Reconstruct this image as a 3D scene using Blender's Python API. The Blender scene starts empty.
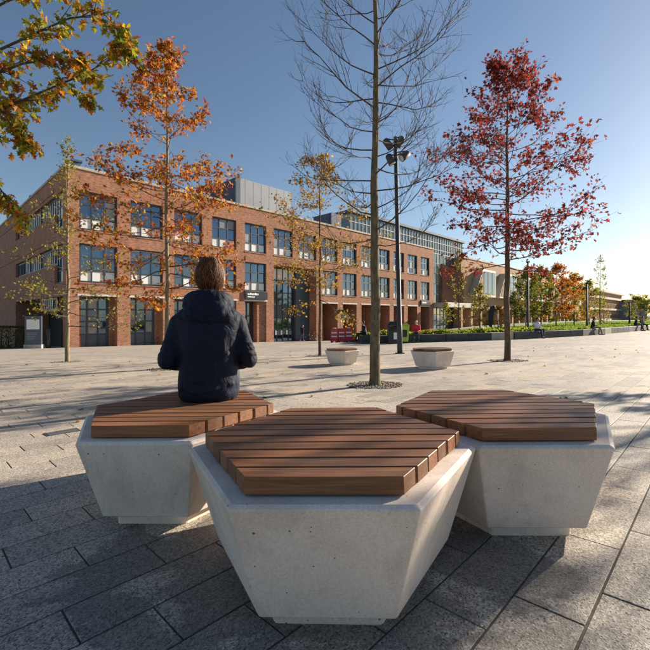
import bpy, bmesh, math, random
import numpy as np
from mathutils import Vector, Matrix, noise

S = bpy.context.scene
C = S.collection
R = math.radians
# ------------------------------------------------------------------ camera, sky, sun, exposure
EYE = 0.882
FPX = 410.0            # focal length in pixels of the 650 px photograph
HORIZON = 316.0
cam = bpy.data.cameras.new('camera')
cam.sensor_width = 36.0
cam.lens = FPX / 650 * 36
cam.shift_y = -(325 - HORIZON) / 650
cam.clip_start = 0.05
cam.clip_end = 3000
camo = bpy.data.objects.new('camera', cam)
C.objects.link(camo)
camo.location = (0, 0, EYE)
camo.rotation_euler = (R(90), 0, 0)
S.camera = camo

SUN_AZ, SUN_EL = 58.5, 20.0      # degrees clockwise from straight ahead, above the horizon
world = bpy.data.worlds.new('World')
S.world = world
world.use_nodes = True
wn = world.node_tree
sky = wn.nodes.new('ShaderNodeTexSky')
sky.sky_type = 'NISHITA'
sky.sun_disc = False
sky.sun_elevation = R(SUN_EL)
sky.sun_rotation = R(SUN_AZ)
sky.air_density = 1.0
sky.dust_density = 0.38
sky.ozone_density = 1.8
bg = wn.nodes['Background']
bg.inputs['Strength'].default_value = 0.054
wn.links.new(sky.outputs[0], bg.inputs[0])
sl = bpy.data.lights.new('sun', 'SUN')
sl.energy = 5.0
sl.angle = R(0.53)
sl.color = (1.0, 0.87, 0.705)
so = bpy.data.objects.new('sun', sl)
C.objects.link(so)
sd = Vector((math.sin(R(SUN_AZ)) * math.cos(R(SUN_EL)), math.cos(R(SUN_AZ)) * math.cos(R(SUN_EL)), math.sin(R(SUN_EL))))
so.rotation_euler = sd.to_track_quat('Z', 'Y').to_euler()
so.location = sd * 50
S.view_settings.view_transform = 'Standard'
S.view_settings.look = 'None'
S.view_settings.exposure = 1.22
S.view_settings.gamma = 1
S.view_settings.use_curve_mapping = False


# ------------------------------------------------------------------ terrain and pixel helpers
def gz(x, y):
    """height of the sloping square: it falls away from the camera and to the left"""
    xc = max(-70.0, min(45.0, x))
    yc = max(-25.0, min(62.0, y))
    k = max(0.0, min(1.0, (26 - x) / 26))
    q = max(0.0, yc - 6.0)
    return 0.0197 * xc - 0.0272 * yc - 0.0004 * q * q * k


def gn(x, y):
    e = 0.05
    return Vector((-(gz(x + e, y) - gz(x - e, y)) / (2 * e), -(gz(x, y + e) - gz(x, y - e)) / (2 * e), 1)).normalized()


def at(px, py, d):
    return Vector(((px - 325) / FPX * d, d, EYE + (HORIZON - py) / FPX * d))


def on_ground(px, d):
    x = (px - 325) / FPX * d
    return Vector((x, d, gz(x, d)))


def ground_frame(x, y, rz, z=0.0):
    n = gn(x, y)
    ex = Vector((math.cos(rz), math.sin(rz), 0))
    ex = (ex - n * ex.dot(n)).normalized()
    ey = n.cross(ex)
    m = Matrix((ex, ey, n)).transposed().to_4x4()
    m.translation = Vector((x, y, gz(x, y))) + n * z
    return m


# ------------------------------------------------------------------ object helpers
def tag(o, label=None, cat=None, group=None, kind=None):
    if label: o['label'] = label
    if cat: o['category'] = cat
    if group: o['group'] = group
    if kind: o['kind'] = kind
    return o


def empty(name, mat=None, label=None, cat=None, group=None):
    o = bpy.data.objects.new(name, None)
    o.empty_display_size = 0.2
    C.objects.link(o)
    if mat is not None:
        o.matrix_world = mat if isinstance(mat, Matrix) else Matrix.Translation(mat)
    return tag(o, label, cat, group)


def link(name, me, parent=None, mat=None):
    o = bpy.data.objects.new(name, me)
    C.objects.link(o)
    if parent is not None:
        o.parent = parent
    if mat is not None:
        o.matrix_local = mat
    return o


class MB:
    """collects faces of one mesh"""
    def __init__(s):
        s.v = []; s.f = []; s.mi = []; s.sm = []

    def add(s, vs, fs, mi=0, smooth=False):
        n = len(s.v)
        s.v += [tuple(v) for v in vs]
        for f in fs:
            s.f.append([i + n for i in f]); s.mi.append(mi); s.sm.append(smooth)
        return s

    def box(s, x0, x1, y0, y1, z0, z1, mi=0, m=None):
        vs = [Vector((x, y, z)) for z in (z0, z1) for y in (y0, y1) for x in (x0, x1)]
        if m is not None: vs = [m @ v for v in vs]
        return s.add(vs, [(0, 2, 3, 1), (4, 5, 7, 6), (0, 1, 5, 4), (2, 6, 7, 3), (0, 4, 6, 2), (1, 3, 7, 5)], mi)

    def quad(s, a, b, c, d, mi=0):
        return s.add([a, b, c, d], [(0, 1, 2, 3)], mi)

    def bbox(s, x0, x1, y0, y1, z0, z1, b=0.01, mi=0, m=None):
        """box with chamfered top and vertical edges"""
        def ring(o, z, c):
            return [(x0 + o + c, y0 + o, z), (x1 - o - c, y0 + o, z), (x1 - o, y0 + o + c, z), (x1 - o, y1 - o - c, z),
                    (x1 - o - c, y1 - o, z), (x0 + o + c, y1 - o, z), (x0 + o, y1 - o - c, z), (x0 + o, y0 + o + c, z)]
        return s.loft([ring(0, z0, b), ring(0, z1 - b, b), ring(b, z1, b)], True, True, mi, False, m)

    def loft(s, rings, cap0=True, cap1=True, mi=0, smooth=False, m=None):
        n = len(rings[0]); vs = [Vector(p) for r in rings for p in r]
        if m is not None: vs = [m @ v for v in vs]
        fs = []
        for k in range(len(rings) - 1):
            for i in range(n):
                j = (i + 1) % n
                fs.append((k * n + i, k * n + j, (k + 1) * n + j, (k + 1) * n + i))
        if cap0: fs.append(tuple(range(n - 1, -1, -1)))
        if cap1: fs.append(tuple(range((len(rings) - 1) * n, len(rings) * n)))
        return s.add(vs, fs, mi, smooth)

    def tube(s, pts, rad, n=6, mi=0, smooth=True, cap=True):
        pts = [Vector(p) for p in pts]
        if not hasattr(rad, '__len__'): rad = [rad] * len(pts)
        t = (pts[1] - pts[0]).normalized()
        a = t.orthogonal().normalized()
        rings = []
        for i, p in enumerate(pts):
            if i == 0: t = pts[1] - pts[0]
            elif i == len(pts) - 1: t = pts[i] - pts[i - 1]
            else: t = pts[i + 1] - pts[i - 1]
            t = t.normalized()
            a = (a - t * a.dot(t))
            a = a.normalized() if a.length > 1e-6 else t.orthogonal().normalized()
            b = t.cross(a)
            rings.append([p + (a * math.cos(2 * math.pi * k / n) + b * math.sin(2 * math.pi * k / n)) * rad[i] for k in range(n)])
        return s.loft(rings, cap, cap, mi, smooth)

    def ball(s, c, r, nu=12, nv=8, mi=0, m=None):
        c = Vector(c)
        if not hasattr(r, '__len__'): r = (r, r, r)
        rings = []
        for j in range(1, nv):
            ph = math.pi * j / nv - math.pi / 2
            rings.append([c + Vector((r[0] * math.cos(ph) * math.cos(2 * math.pi * i / nu), r[1] * math.cos(ph) * math.sin(2 * math.pi * i / nu), r[2] * math.sin(ph))) for i in range(nu)])
        if m is not None: rings = [[m @ p for p in q] for q in rings]
        return s.loft(rings, True, True, mi, True)

    def disc(s, c, r, n=16, z=0, mi=0):
        return s.add([(c[0] + r * math.cos(2 * math.pi * i / n), c[1] + r * math.sin(2 * math.pi * i / n), z) for i in range(n)], [tuple(range(n))], mi)

    def mesh(s, name, mats):
        me = bpy.data.meshes.new(name)
        me.from_pydata(s.v, [], s.f)
        if not isinstance(mats, (list, tuple)): mats = [mats]
        for m in mats: me.materials.append(m)
        me.polygons.foreach_set('material_index', s.mi)
        me.polygons.foreach_set('use_smooth', s.sm)
        me.update()
        return me

    def build(s, name, mats, parent=None, mat=None):
        return link(name, s.mesh(name, mats), parent, mat)


# ------------------------------------------------------------------ materials
class NT:
    def __init__(s, name):
        s.m = bpy.data.materials.new(name); s.m.use_nodes = True
        s.t = s.m.node_tree; s.b = s.t.nodes['Principled BSDF']; s.out = s.t.nodes['Material Output']

    def n(s, typ, **kw):
        nd = s.t.nodes.new('ShaderNode' + typ)
        for k, v in kw.items():
            if k in nd.inputs: nd.inputs[k].default_value = v
            else: setattr(nd, k, v)
        return nd

    def l(s, a, b): s.t.links.new(a, b)

    def set(s, **kw):
        for k, v in kw.items(): s.b.inputs[k.replace('_', ' ')].default_value = v
        return s

    def coord(s, scale=(1, 1, 1), rot=(0, 0, 0), which='Object', rnd=False):
        tc = s.n('TexCoord'); mp = s.n('Mapping')
        mp.inputs['Scale'].default_value = scale; mp.inputs['Rotation'].default_value = rot
        s.l(tc.outputs[which], mp.inputs['Vector'])
        if rnd:
            oi = s.n('ObjectInfo'); mul = s.n('Vector' + 'Math', operation='SCALE'); cx = s.n('CombineXYZ')
            for i in range(3): s.l(oi.outputs['Random'], cx.inputs[i])
            s.l(cx.outputs[0], mul.inputs[0]); mul.inputs['Scale'].default_value = 37.0
            ad = s.n('VectorMath', operation='ADD'); s.l(mp.outputs[0], ad.inputs[0]); s.l(mul.outputs[0], ad.inputs[1])
            return ad.outputs[0]
        return mp.outputs[0]

    def noise(s, vec, scale, detail=4, rough=0.55, dist=0.0):
        nd = s.n('TexNoise', Scale=scale, Detail=detail, Roughness=rough, Distortion=dist)
        s.l(vec, nd.inputs['Vector']); return nd.outputs['Fac']

    def ramp(s, fac, stops):
        nd = s.n('ValToRGB'); cr = nd.color_ramp
        while len(cr.elements) < len(stops): cr.elements.new(0.5)
        for e, (p, c) in zip(cr.elements, stops):
            e.position = p; e.color = (*c, 1) if len(c) == 3 else c
        s.l(fac, nd.inputs[0]); return nd.outputs[0]

    def mix(s, fac, a, b, mode='MIX'):
        nd = s.n('Mix', data_type='RGBA', blend_type=mode)
        for sock, v in ((nd.inputs[0], fac), (nd.inputs[6], a), (nd.inputs[7], b)):
            if hasattr(v, 'is_output'): s.l(v, sock)
            elif isinstance(v, (int, float)): sock.default_value = v
            else: sock.default_value = (*v, 1)
        return nd.outputs[2]

    def bump(s, h, strength=0.3, dist=0.01, prev=None):
        nd = s.n('Bump', Strength=strength, Distance=dist); s.l(h, nd.inputs['Height'])
        if prev is not None: s.l(prev, nd.inputs['Normal'])
        s.l(nd.outputs[0], s.b.inputs['Normal']); return nd.outputs[0]

    def base(s, c): s.l(c, s.b.inputs['Base Color']); return s


G3 = lambda v: (v, v, v)
MAT = {}


def simple(name, col, rough=0.6, metal=0.0, var=0.12, scale=8, **kw):
    t = NT(name); t.set(Roughness=rough, Metallic=metal, **kw)
    v = t.coord()
    f = t.noise(v, scale, 5)
    lo = tuple(c * (1 - var) for c in col); hi = tuple(min(1, c * (1 + var)) for c in col)
    t.base(t.ramp(f, [(0.3, lo), (0.7, hi)]))
    MAT[name] = t.m
    return t


def make_materials():
    # granite-faced concrete paving: fine dark and light aggregate, each slab its own tone, damp stains
    def paving(name, far=False):
        t = NT(name); t.set(Roughness=0.66, Specular_IOR_Level=0.42)
        w = t.coord(which='Object') if far else None
        if far:
            g = w
        else:
            ge = t.n('NewGeometry'); g = ge.outputs['Position']
        sp = t.n('TexVoronoi', Scale=190.0); t.l(g, sp.inputs['Vector'])
        spc = t.ramp(sp.outputs['Color'], [(0.08, G3(0.055)), (0.28, (0.285, 0.252, 0.213)), (0.60, (0.46, 0.408, 0.345)), (0.9, (0.70, 0.63, 0.54))])
        tone = t.noise(g, 1.3, 4, 0.6)
        spc = t.mix(1.0, spc, t.ramp(tone, [(0.3, G3(0.90)), (0.7, G3(1.07))]), 'MULTIPLY')
        if far:
            br = t.n('TexBrick', Scale=1.0); br.offset = 0.37; br.squash = 1.0
            for k, v in (('Brick Width', 0.55), ('Row Height', 0.2035), ('Mortar Size', 0.004), ('Bias', 0.0)): br.inputs[k].default_value = v
            br.inputs['Color1'].default_value = (1.08, 1.06, 1.03, 1); br.inputs['Color2'].default_value = (0.86, 0.86, 0.86, 1)
            br.inputs['Mortar'].default_value = (0.55, 0.52, 0.48, 1)
            mp = t.n('Mapping'); mp.inputs['Rotation'].default_value = (0, 0, -(R(90) - TH)); t.l(w, mp.inputs['Vector']); t.l(mp.outputs[0], br.inputs['Vector'])
            spc = t.mix(1.0, spc, br.outputs['Color'], 'MULTIPLY')
        else:
            at_ = t.n('Attribute', attribute_name='tone'); oi = t.n('ObjectInfo')
            rr = t.n('Math', operation='ADD'); t.l(at_.outputs['Fac'], rr.inputs[0]); t.l(oi.outputs['Random'], rr.inputs[1])
            fr = t.n('Math', operation='FRACT'); t.l(rr.outputs[0], fr.inputs[0])
            spc = t.mix(1.0, spc, t.ramp(fr.outputs[0], [(0.0, G3(0.80)), (0.5, G3(1.0)), (0.93, (1.15, 1.12, 1.06)), (1.0, (1.12, 1.0, 0.88))]), 'MULTIPLY')
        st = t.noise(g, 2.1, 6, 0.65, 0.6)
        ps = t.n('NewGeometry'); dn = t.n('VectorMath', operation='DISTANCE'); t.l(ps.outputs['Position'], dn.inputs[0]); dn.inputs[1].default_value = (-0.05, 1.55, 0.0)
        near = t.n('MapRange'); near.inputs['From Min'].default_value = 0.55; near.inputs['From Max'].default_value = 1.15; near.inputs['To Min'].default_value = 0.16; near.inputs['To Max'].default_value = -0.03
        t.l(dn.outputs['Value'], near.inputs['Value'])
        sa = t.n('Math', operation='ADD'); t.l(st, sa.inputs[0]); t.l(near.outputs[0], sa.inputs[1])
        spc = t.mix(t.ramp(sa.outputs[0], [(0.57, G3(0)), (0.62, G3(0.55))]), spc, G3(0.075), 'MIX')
        gm = t.n('TexVoronoi', Scale=5.5); t.l(g, gm.inputs['Vector'])
        gs = t.n('Math', operation='MULTIPLY'); t.l(gm.outputs['Color'], gs.inputs[0]); gs.inputs[1].default_value = 0.085
        gl_ = t.n('Math', operation='LESS_THAN'); t.l(gm.outputs['Distance'], gl_.inputs[0]); t.l(gs.outputs[0], gl_.inputs[1])
        gk = t.n('Math', operation='MULTIPLY'); t.l(gl_.outputs[0], gk.inputs[0]); gk.inputs[1].default_value = 0.45
        spc = t.mix(gk.outputs[0], spc, G3(0.10))
        sm = t.noise(g, 0.31, 3)
        spc = t.mix(1.0, spc, t.ramp(sm, [(0.35, G3(0.88)), (0.65, (1.1, 1.08, 1.04))]), 'MULTIPLY')
        t.base(spc)
        fb = t.noise(g, 260, 3, 0.7)
        t.bump(fb, 0.2, 0.002, t.bump(sp.outputs['Distance'], 0.22, 0.003))
        MAT[name] = t.m
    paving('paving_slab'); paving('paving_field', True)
    simple('joint_grit', (0.078, 0.068, 0.056), 0.95, var=0.5, scale=60)

    t = NT('cast_concrete'); t.set(Roughness=0.72, Specular_IOR_Level=0.3)
    v = t.coord(rnd=True)
    base = t.ramp(t.noise(v, 3.2, 6, 0.6, 0.3), [(0.28, (0.63, 0.53, 0.445)), (0.52, (0.77, 0.66, 0.57)), (0.75, (0.82, 0.725, 0.64))])
    fine = t.ramp(t.noise(v, 140, 3, 0.7), [(0.3, G3(0.84)), (0.7, G3(1.1))])
    base = t.mix(1.0, base, fine, 'MULTIPLY')
    vo = t.n('TexVoronoi', Scale=36.0)
    wv = t.n('TexNoise', Scale=90.0, Detail=2.0); t.l(v, wv.inputs['Vector'])
    wa = t.n('VectorMath', operation='MULTIPLY_ADD'); t.l(wv.outputs['Color'], wa.inputs[0]); wa.inputs[1].default_value = (.006, .006, .006); t.l(v, wa.inputs[2]); t.l(wa.outputs[0], vo.inputs['Vector'])
    wp = t.n('Math', operation='POWER'); t.l(vo.outputs['Color'], wp.inputs[0]); wp.inputs[1].default_value = 2.2
    sz = t.n('Math', operation='MULTIPLY'); t.l(wp.outputs[0], sz.inputs[0]); sz.inputs[1].default_value = 0.18
    lt = t.n('Math', operation='LESS_THAN'); t.l(vo.outputs['Distance'], lt.inputs[0]); t.l(sz.outputs[0], lt.inputs[1])
    pick = t.ramp(t.noise(v, 6.0, 2), [(0.33, G3(0)), (0.38, G3(1))])
    hole = t.mix(1.0, lt.outputs[0], pick, 'MULTIPLY')
    stain = t.ramp(t.noise(t.coord((1, 1, 0.35), rnd=True), 5.0, 7, 0.7, 1.2), [(0.52, G3(0)), (0.72, G3(0.45))])
    base = t.mix(stain, base, (0.42, 0.37, 0.32))
    grime = t.ramp(t.noise(v, 34, 6, 0.7), [(0.62, G3(0)), (0.72, G3(0.35))])
    base = t.mix(grime, base, (0.30, 0.28, 0.25))
    base = t.mix(hole, base, (0.17, 0.145, 0.12))
    t.base(base)
    inv = t.n('Math', operation='SUBTRACT'); inv.inputs[0].default_value = 1.0; t.l(hole, inv.inputs[1])
    t.bump(inv.outputs[0], 0.6, 0.004, t.bump(t.noise(v, 60, 5, 0.65), 0.12, 0.003))
    MAT['cast_concrete'] = t.m

    t = NT('hardwood'); t.set(Roughness=0.52, Specular_IOR_Level=0.4)
    v = t.coord((1.3, 26, 26), rnd=True); v2 = t.coord((0.7, 4, 4), rnd=True)
    g1 = t.noise(v, 3.0, 8, 0.65, 0.9)
    c = t.ramp(g1, [(0.25, (0.078, 0.030, 0.012)), (0.5, (0.195, 0.081, 0.032)), (0.75, (0.33, 0.150, 0.062))])
    oi = t.n('ObjectInfo')
    c = t.mix(1.0, c, t.ramp(oi.outputs['Random'], [(0, (0.66, 0.63, 0.60)), (0.5, (1, 1, 1)), (1, (1.34, 1.18, 1.02))]), 'MULTIPLY')
    grey = t.ramp(t.noise(v2, 2.5, 5), [(0.45, G3(0)), (0.7, G3(0.35))])
    c = t.mix(grey, c, (0.17, 0.125, 0.10))
    t.base(c)
    pore = t.noise(t.coord((6, 220, 220), rnd=True), 2.0, 4, 0.7)
    t.bump(pore, 0.25, 0.002, t.bump(g1, 0.15, 0.003))
    MAT['hardwood'] = t.m

    def brick(name, c1, c2, mort):
        t = NT(name); t.set(Roughness=0.85, Specular_IOR_Level=0.2)
        tc = t.n('TexCoord'); sx = t.n('SeparateXYZ'); t.l(tc.outputs['Object'], sx.inputs[0])
        ad = t.n('Math', operation='ADD'); t.l(sx.outputs['X'], ad.inputs[0]); t.l(sx.outputs['Y'], ad.inputs[1])
        cx = t.n('CombineXYZ'); t.l(ad.outputs[0], cx.inputs[0]); t.l(sx.outputs['Z'], cx.inputs[1])
        br = t.n('TexBrick', Scale=1.0)
        for k, v in (('Brick Width', 0.225), ('Row Height', 0.075), ('Mortar Size', 0.006), ('Bias', -0.1)): br.inputs[k].default_value = v
        br.inputs['Color1'].default_value = (*c1, 1); br.inputs['Color2'].default_value = (*c2, 1); br.inputs['Mortar'].default_value = (*mort, 1)
        t.l(cx.outputs[0], br.inputs['Vector'])
        c = t.mix(1.0, br.outputs['Color'], t.ramp(t.noise(tc.outputs['Object'], 0.9, 6, 0.65), [(0.3, G3(0.78)), (0.7, G3(1.15))]), 'MULTIPLY')
        blot = t.n('TexNoise', Scale=3.0, Detail=3.0); mp = t.n('Mapping'); mp.inputs['Scale'].default_value = (1, 3, 1)
        t.l(cx.outputs[0], mp.inputs[0]); t.l(mp.outputs[0], blot.inputs['Vector'])
        c = t.mix(1.0, c, t.ramp(blot.outputs['Fac'], [(0.35, (0.72, 0.68, 0.68)), (0.6, (1.1, 1.08, 1.05))]), 'MULTIPLY')
        t.base(c); t.bump(br.outputs['Fac'], 0.3, -0.01)
        MAT[name] = t.m
    brick('red_brick', (0.385, 0.180, 0.108), (0.28, 0.122, 0.076), (0.36, 0.30, 0.24))
    brick('pale_brick', (0.44, 0.27, 0.17), (0.36, 0.21, 0.13), (0.38, 0.32, 0.26))

    t = simple('window_glass', (0.018, 0.026, 0.036), 0.04, var=0.3, scale=0.6); t.set(Specular_IOR_Level=0.7, IOR=2.3, Specular_Tint=(0.55, 0.74, 1.0, 1))
    t.bump(t.noise(t.coord(rnd=True), 0.7, 2), 0.06, 0.05)
    t = simple('frosted_panel', (0.72, 0.72, 0.71), 0.18, var=0.12, scale=0.8); t.set(Coat_Weight=0.3)
    t = simple('blind_panel', (0.22, 0.225, 0.23), 0.3, var=0.4, scale=0.9); t.set(Coat_Weight=0.6, Coat_Roughness=0.05)
    t = simple('green_glass', (0.10, 0.16, 0.16), 0.08, var=0.3, scale=0.5); t.set(Coat_Weight=0.6)
    simple('navy_frame', (0.030, 0.040, 0.058), 0.4)
    simple('slate_panel', (0.060, 0.078, 0.105), 0.45)
    simple('sign_navy', (0.010, 0.016, 0.035), 0.35)
    simple('sign_white', (0.75, 0.77, 0.8), 0.5)
    simple('coping_stone', (0.40, 0.35, 0.29), 0.8, var=0.2, scale=2)
    simple('lintel_stone', (0.56, 0.53, 0.48), 0.8, var=0.15, scale=2)
    simple('zinc', (0.22, 0.24, 0.27), 0.65, 0.1, 0.1, 0.6)
    simple('dark_zinc', (0.060, 0.085, 0.14), 0.75, 0.0, 0.15, 0.6)
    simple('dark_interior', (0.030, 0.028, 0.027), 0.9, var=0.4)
    simple('roof_felt', (0.12, 0.12, 0.12), 0.9)
    simple('rust_panel', (0.16, 0.062, 0.03), 0.7, var=0.4, scale=0.6)
    simple('white_frame', (0.42, 0.385, 0.34), 0.6)
    simple('basalt', (0.055, 0.055, 0.058), 0.75, var=0.35, scale=5)
    simple('gravel', (0.27, 0.225, 0.17), 0.9, var=0.55, scale=25)
    simple('pit_soil', (0.14, 0.108, 0.078), 0.95, var=0.4, scale=20)
    simple('lamp_grey', (0.040, 0.047, 0.055), 0.6, 0.1)
    simple('lamp_lens', (0.55, 0.55, 0.52), 0.15)
    simple('bin_black', (0.018, 0.020, 0.022), 0.4)
    simple('bin_lime', (0.36, 0.52, 0.06), 0.5)
    simple('barrier_red', (0.50, 0.035, 0.045), 0.5, var=0.25, scale=3)
    simple('barrier_white', (0.70, 0.68, 0.66), 0.5)
    simple('sign_green', (0.01, 0.22, 0.13), 0.5)
    simple('steel', (0.35, 0.36, 0.37), 0.35, 0.8)
    simple('banner_black', (0.012, 0.012, 0.014), 0.6)
    simple('rubber', (0.02, 0.02, 0.02), 0.8)

    def bark(name, a, b):
        t = NT(name); t.set(Roughness=0.9, Specular_IOR_Level=0.15)
        v = t.coord((9, 9, 2.0)); f = t.noise(v, 3.5, 8, 0.7, 0.5)
        c = t.ramp(f, [(0.3, a), (0.68, b)])
        lich = t.ramp(t.noise(t.coord(), 5, 6, 0.7), [(0.52, G3(0)), (0.62, G3(0.6))])
        c = t.mix(lich, c, (0.20, 0.185, 0.115)); t.base(c)
        t.bump(f, 0.7, 0.012, t.bump(t.noise(t.coord(), 55, 5, 0.7), 0.3, 0.004)); MAT[name] = t.m
    bark('bark_olive', (0.060, 0.047, 0.030), (0.19, 0.155, 0.095))
    bark('bark_brown', (0.055, 0.036, 0.026), (0.155, 0.105, 0.072))
    bark('bark_pale', (0.115, 0.085, 0.052), (0.30, 0.235, 0.15))
    simple('twig', (0.065, 0.048, 0.036), 0.85, var=0.3, scale=12)

    t = NT('leaf'); t.set(Roughness=0.6, Specular_IOR_Level=0.12)
    a = t.n('Attribute', attribute_name='Col')
    c = t.mix(1.0, a.outputs['Color'], t.ramp(t.noise(t.coord(), 40, 3), [(0.3, G3(0.8)), (0.7, G3(1.15))]), 'MULTIPLY')
    t.base(c)
    tr = t.n('BsdfTranslucent'); t.l(c, tr.inputs['Color'])
    mx = t.n('MixShader', Fac=0.55); t.l(t.b.outputs[0], mx.inputs[1]); t.l(tr.outputs[0], mx.inputs[2])
    t.l(mx.outputs[0], t.out.inputs['Surface'])
    MAT['leaf'] = t.m
    for nm, col in (('leaf_yellow', (0.48, 0.32, 0.03)), ('leaf_orange', (0.48, 0.18, 0.025)), ('leaf_rust', (0.30, 0.085, 0.025)), ('leaf_olive', (0.27, 0.27, 0.03)), ('leaf_green', (0.15, 0.18, 0.028))):
        t = NT(nm); t.set(Roughness=0.45, Specular_IOR_Level=0.35)
        v = t.coord(rnd=True)
        oi = t.n('ObjectInfo')
        c = t.ramp(t.noise(v, 14, 4, 0.6), [(0.3, tuple(x * 0.65 for x in col)), (0.55, col), (0.75, (col[0] * 1.2, col[1] * 1.25, col[2]))])
        c = t.mix(1.0, c, t.ramp(oi.outputs['Random'], [(0, (0.75, 0.85, 0.9)), (1, (1.2, 1.05, 1.0))]), 'MULTIPLY'); t.base(c)
        tr = t.n('BsdfTranslucent'); t.l(c, tr.inputs['Color'])
        mx = t.n('MixShader', Fac=0.55); t.l(t.b.outputs[0], mx.inputs[1]); t.l(tr.outputs[0], mx.inputs[2])
        t.l(mx.outputs[0], t.out.inputs['Surface']); MAT[nm] = t.m
    t = simple('grass', (0.16, 0.23, 0.030), 0.8, var=0.4, scale=3)
    t = simple('lawn_soil', (0.10, 0.15, 0.028), 0.9, var=0.4, scale=4)

    # clothing
    t = NT('navy_cloth'); t.set(Roughness=0.62, Specular_IOR_Level=0.3)
    v = t.coord(); t.base(t.ramp(t.noise(v, 5, 5), [(0.3, (0.0042, 0.0070, 0.0165)), (0.7, (0.0085, 0.0150, 0.034))]))
    t.set(Roughness=0.7, Specular_IOR_Level=0.2)
    n1 = t.bump(t.noise(v, 420, 2), 0.15, 0.0015)
    n2 = t.bump(t.noise(t.coord((1, 1, 0.8)), 11, 3, 0.5, 1.2), 0.55, 0.03, n1)
    MAT['navy_cloth'] = t.m
    t = NT('brown_hair'); t.set(Roughness=0.55, Specular_IOR_Level=0.25)
    a = t.n('Attribute', attribute_name='Col'); t.base(a.outputs['Color']); MAT['brown_hair'] = t.m
    t = simple('skin', (0.50, 0.28, 0.20), 0.5, var=0.08, scale=20); t.set(Subsurface_Weight=0.15)
    for nm, col in (('denim', (0.018, 0.026, 0.052)), ('cloth_black', (0.012, 0.012, 0.014)), ('cloth_red', (0.50, 0.015, 0.03)), ('cloth_pale', (0.52, 0.55, 0.62)), ('cloth_grey', (0.12, 0.12, 0.13)), ('cloth_khaki', (0.22, 0.17, 0.11)), ('shoe', (0.03, 0.025, 0.022)), ('hair_dark', (0.022, 0.014, 0.009))):
        simple(nm, col, 0.8, var=0.25, scale=14)


TH = R(44.3)      # heading of the brick facade and the paving courses, clockwise from straight ahead
make_materials()
U = Vector((math.sin(TH), math.cos(TH)))
V = Vector((math.cos(TH), -math.sin(TH)))

# positions used by several builders
TREES = {'bare': (0.75, 6.15), 'red': (4.36, 9.8), 'orange': (-3.62, 9.4), 'yellow': (-0.16, 12.9), 'thin': (-7.85, 12.5)}
BENCH = [(-0.769, 2.249, -0.055), (0.028, 1.594, -0.046), (0.873, 2.080, -0.049)]


# ------------------------------------------------------------------ ground
def build_ground():
    xs = [-400, -250, -150, -90, -70] + list(np.arange(-60, 61, 4.0)) + [70, 90, 150, 250, 400, 900]
    ys = [-120, -60, -25] + list(np.arange(-20, 64, 2.0)) + [70, 90, 140, 250, 500, 1500]
    m = MB(); nx = len(xs)
    vs = [(x, y, gz(x, y) - 0.014) for y in ys for x in xs]
    fs = [(j * nx + i, j * nx + i + 1, (j + 1) * nx + i + 1, (j + 1) * nx + i) for j in range(len(ys) - 1) for i in range(nx - 1)]
    m.add(vs, fs, 0, True)
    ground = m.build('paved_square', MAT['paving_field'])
    tag(ground, 'pale stone paved square falling gently towards the brick building', None, None, 'structure')

    # bedding under the built slabs, so that joints are dark grit
    rnd = random.Random(4)
    lens = [0.55]
    W = 0.2035; gap = 0.0066; th = 0.012
    meshes = []
    tone_val = 0.0

    def slab_geo(L, b=0.0012):
        hx, hy = L / 2 - gap / 2, W / 2 - gap * .56
        ring = lambda o, z: [(-hx + o, -hy + o, z), (hx - o, -hy + o, z), (hx - o, hy - o, z), (-hx + o, hy - o, z)]
        return [ring(0, -0.012), ring(0, -b), ring(b, 0)]
    for L in lens:
        m = MB(); m.loft(slab_geo(L), False, True); meshes.append(m.mesh('slab', MAT['paving_slab']))
    pits = [(p, 0.30) for p in TREES.values()]
    rows = []
    for j in range(-110, 46):
        vv = -2.12 + W * (j + 10.5)
        u = -9.35 + (0.28 + 0.206 * (j + 10)) % 0.55
        while u < 21:
            k = 0; L = lens[k]; uc = u + L / 2; u += L
            x = U.x * uc + V.x * vv; y = U.y * uc + V.y * vv
            if y < 0.35 or y > 15 or abs(x) > 0.80 * y + 1.0: continue
            if any((x - p[0]) ** 2 + (y - p[1]) ** 2 < r * r for p, r in pits): continue
            rows.append((y * y + 0.35 * x * x, x, y, k))
    rows.sort()
    rz = math.pi / 2 - TH
    big = MB(); tones = []
    for i, (q, x, y, k) in enumerate(rows):
        M = ground_frame(x, y, rz, rnd.uniform(-0.0007, 0.0010)) @ Matrix.Rotation(rnd.gauss(0, 0.0014), 4, 'X') @ Matrix.Rotation(rnd.gauss(0, 0.0014), 4, 'Y')
        if i < 290:
            o = link('paving_slab', meshes[k], ground); o.matrix_local = M
        else:
            n0 = len(big.f)
            big.loft([[M @ Vector(p) for p in r] for r in slab_geo(lens[k], 0.0004)], False, True)
            tones += [rnd.random()] * (len(big.f) - n0)
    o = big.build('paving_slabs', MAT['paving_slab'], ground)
    at_ = o.data.attributes.new('tone', 'FLOAT', 'FACE')
    at_.data.foreach_set('value', tones)
    tag(o, kind='stuff')
    # dark grit below the joints
    m = MB(); n = 24; grid = []
    for a in range(n + 1):
        y = 0.2 + 14.8 * a / n; w = 0.80 * y + 1.0
        for b in range(13):
            x = -w + 2 * w * b / 12; grid.append((x, y, gz(x, y) - 0.0032))
    m.add(grid, [(a * 13 + b, a * 13 + b + 1, (a + 1) * 13 + b + 1, (a + 1) * 13 + b) for a in range(n) for b in range(12)])
    tag(m.build('paving_joint', MAT['joint_grit'], ground), kind='stuff')
    return ground


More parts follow.
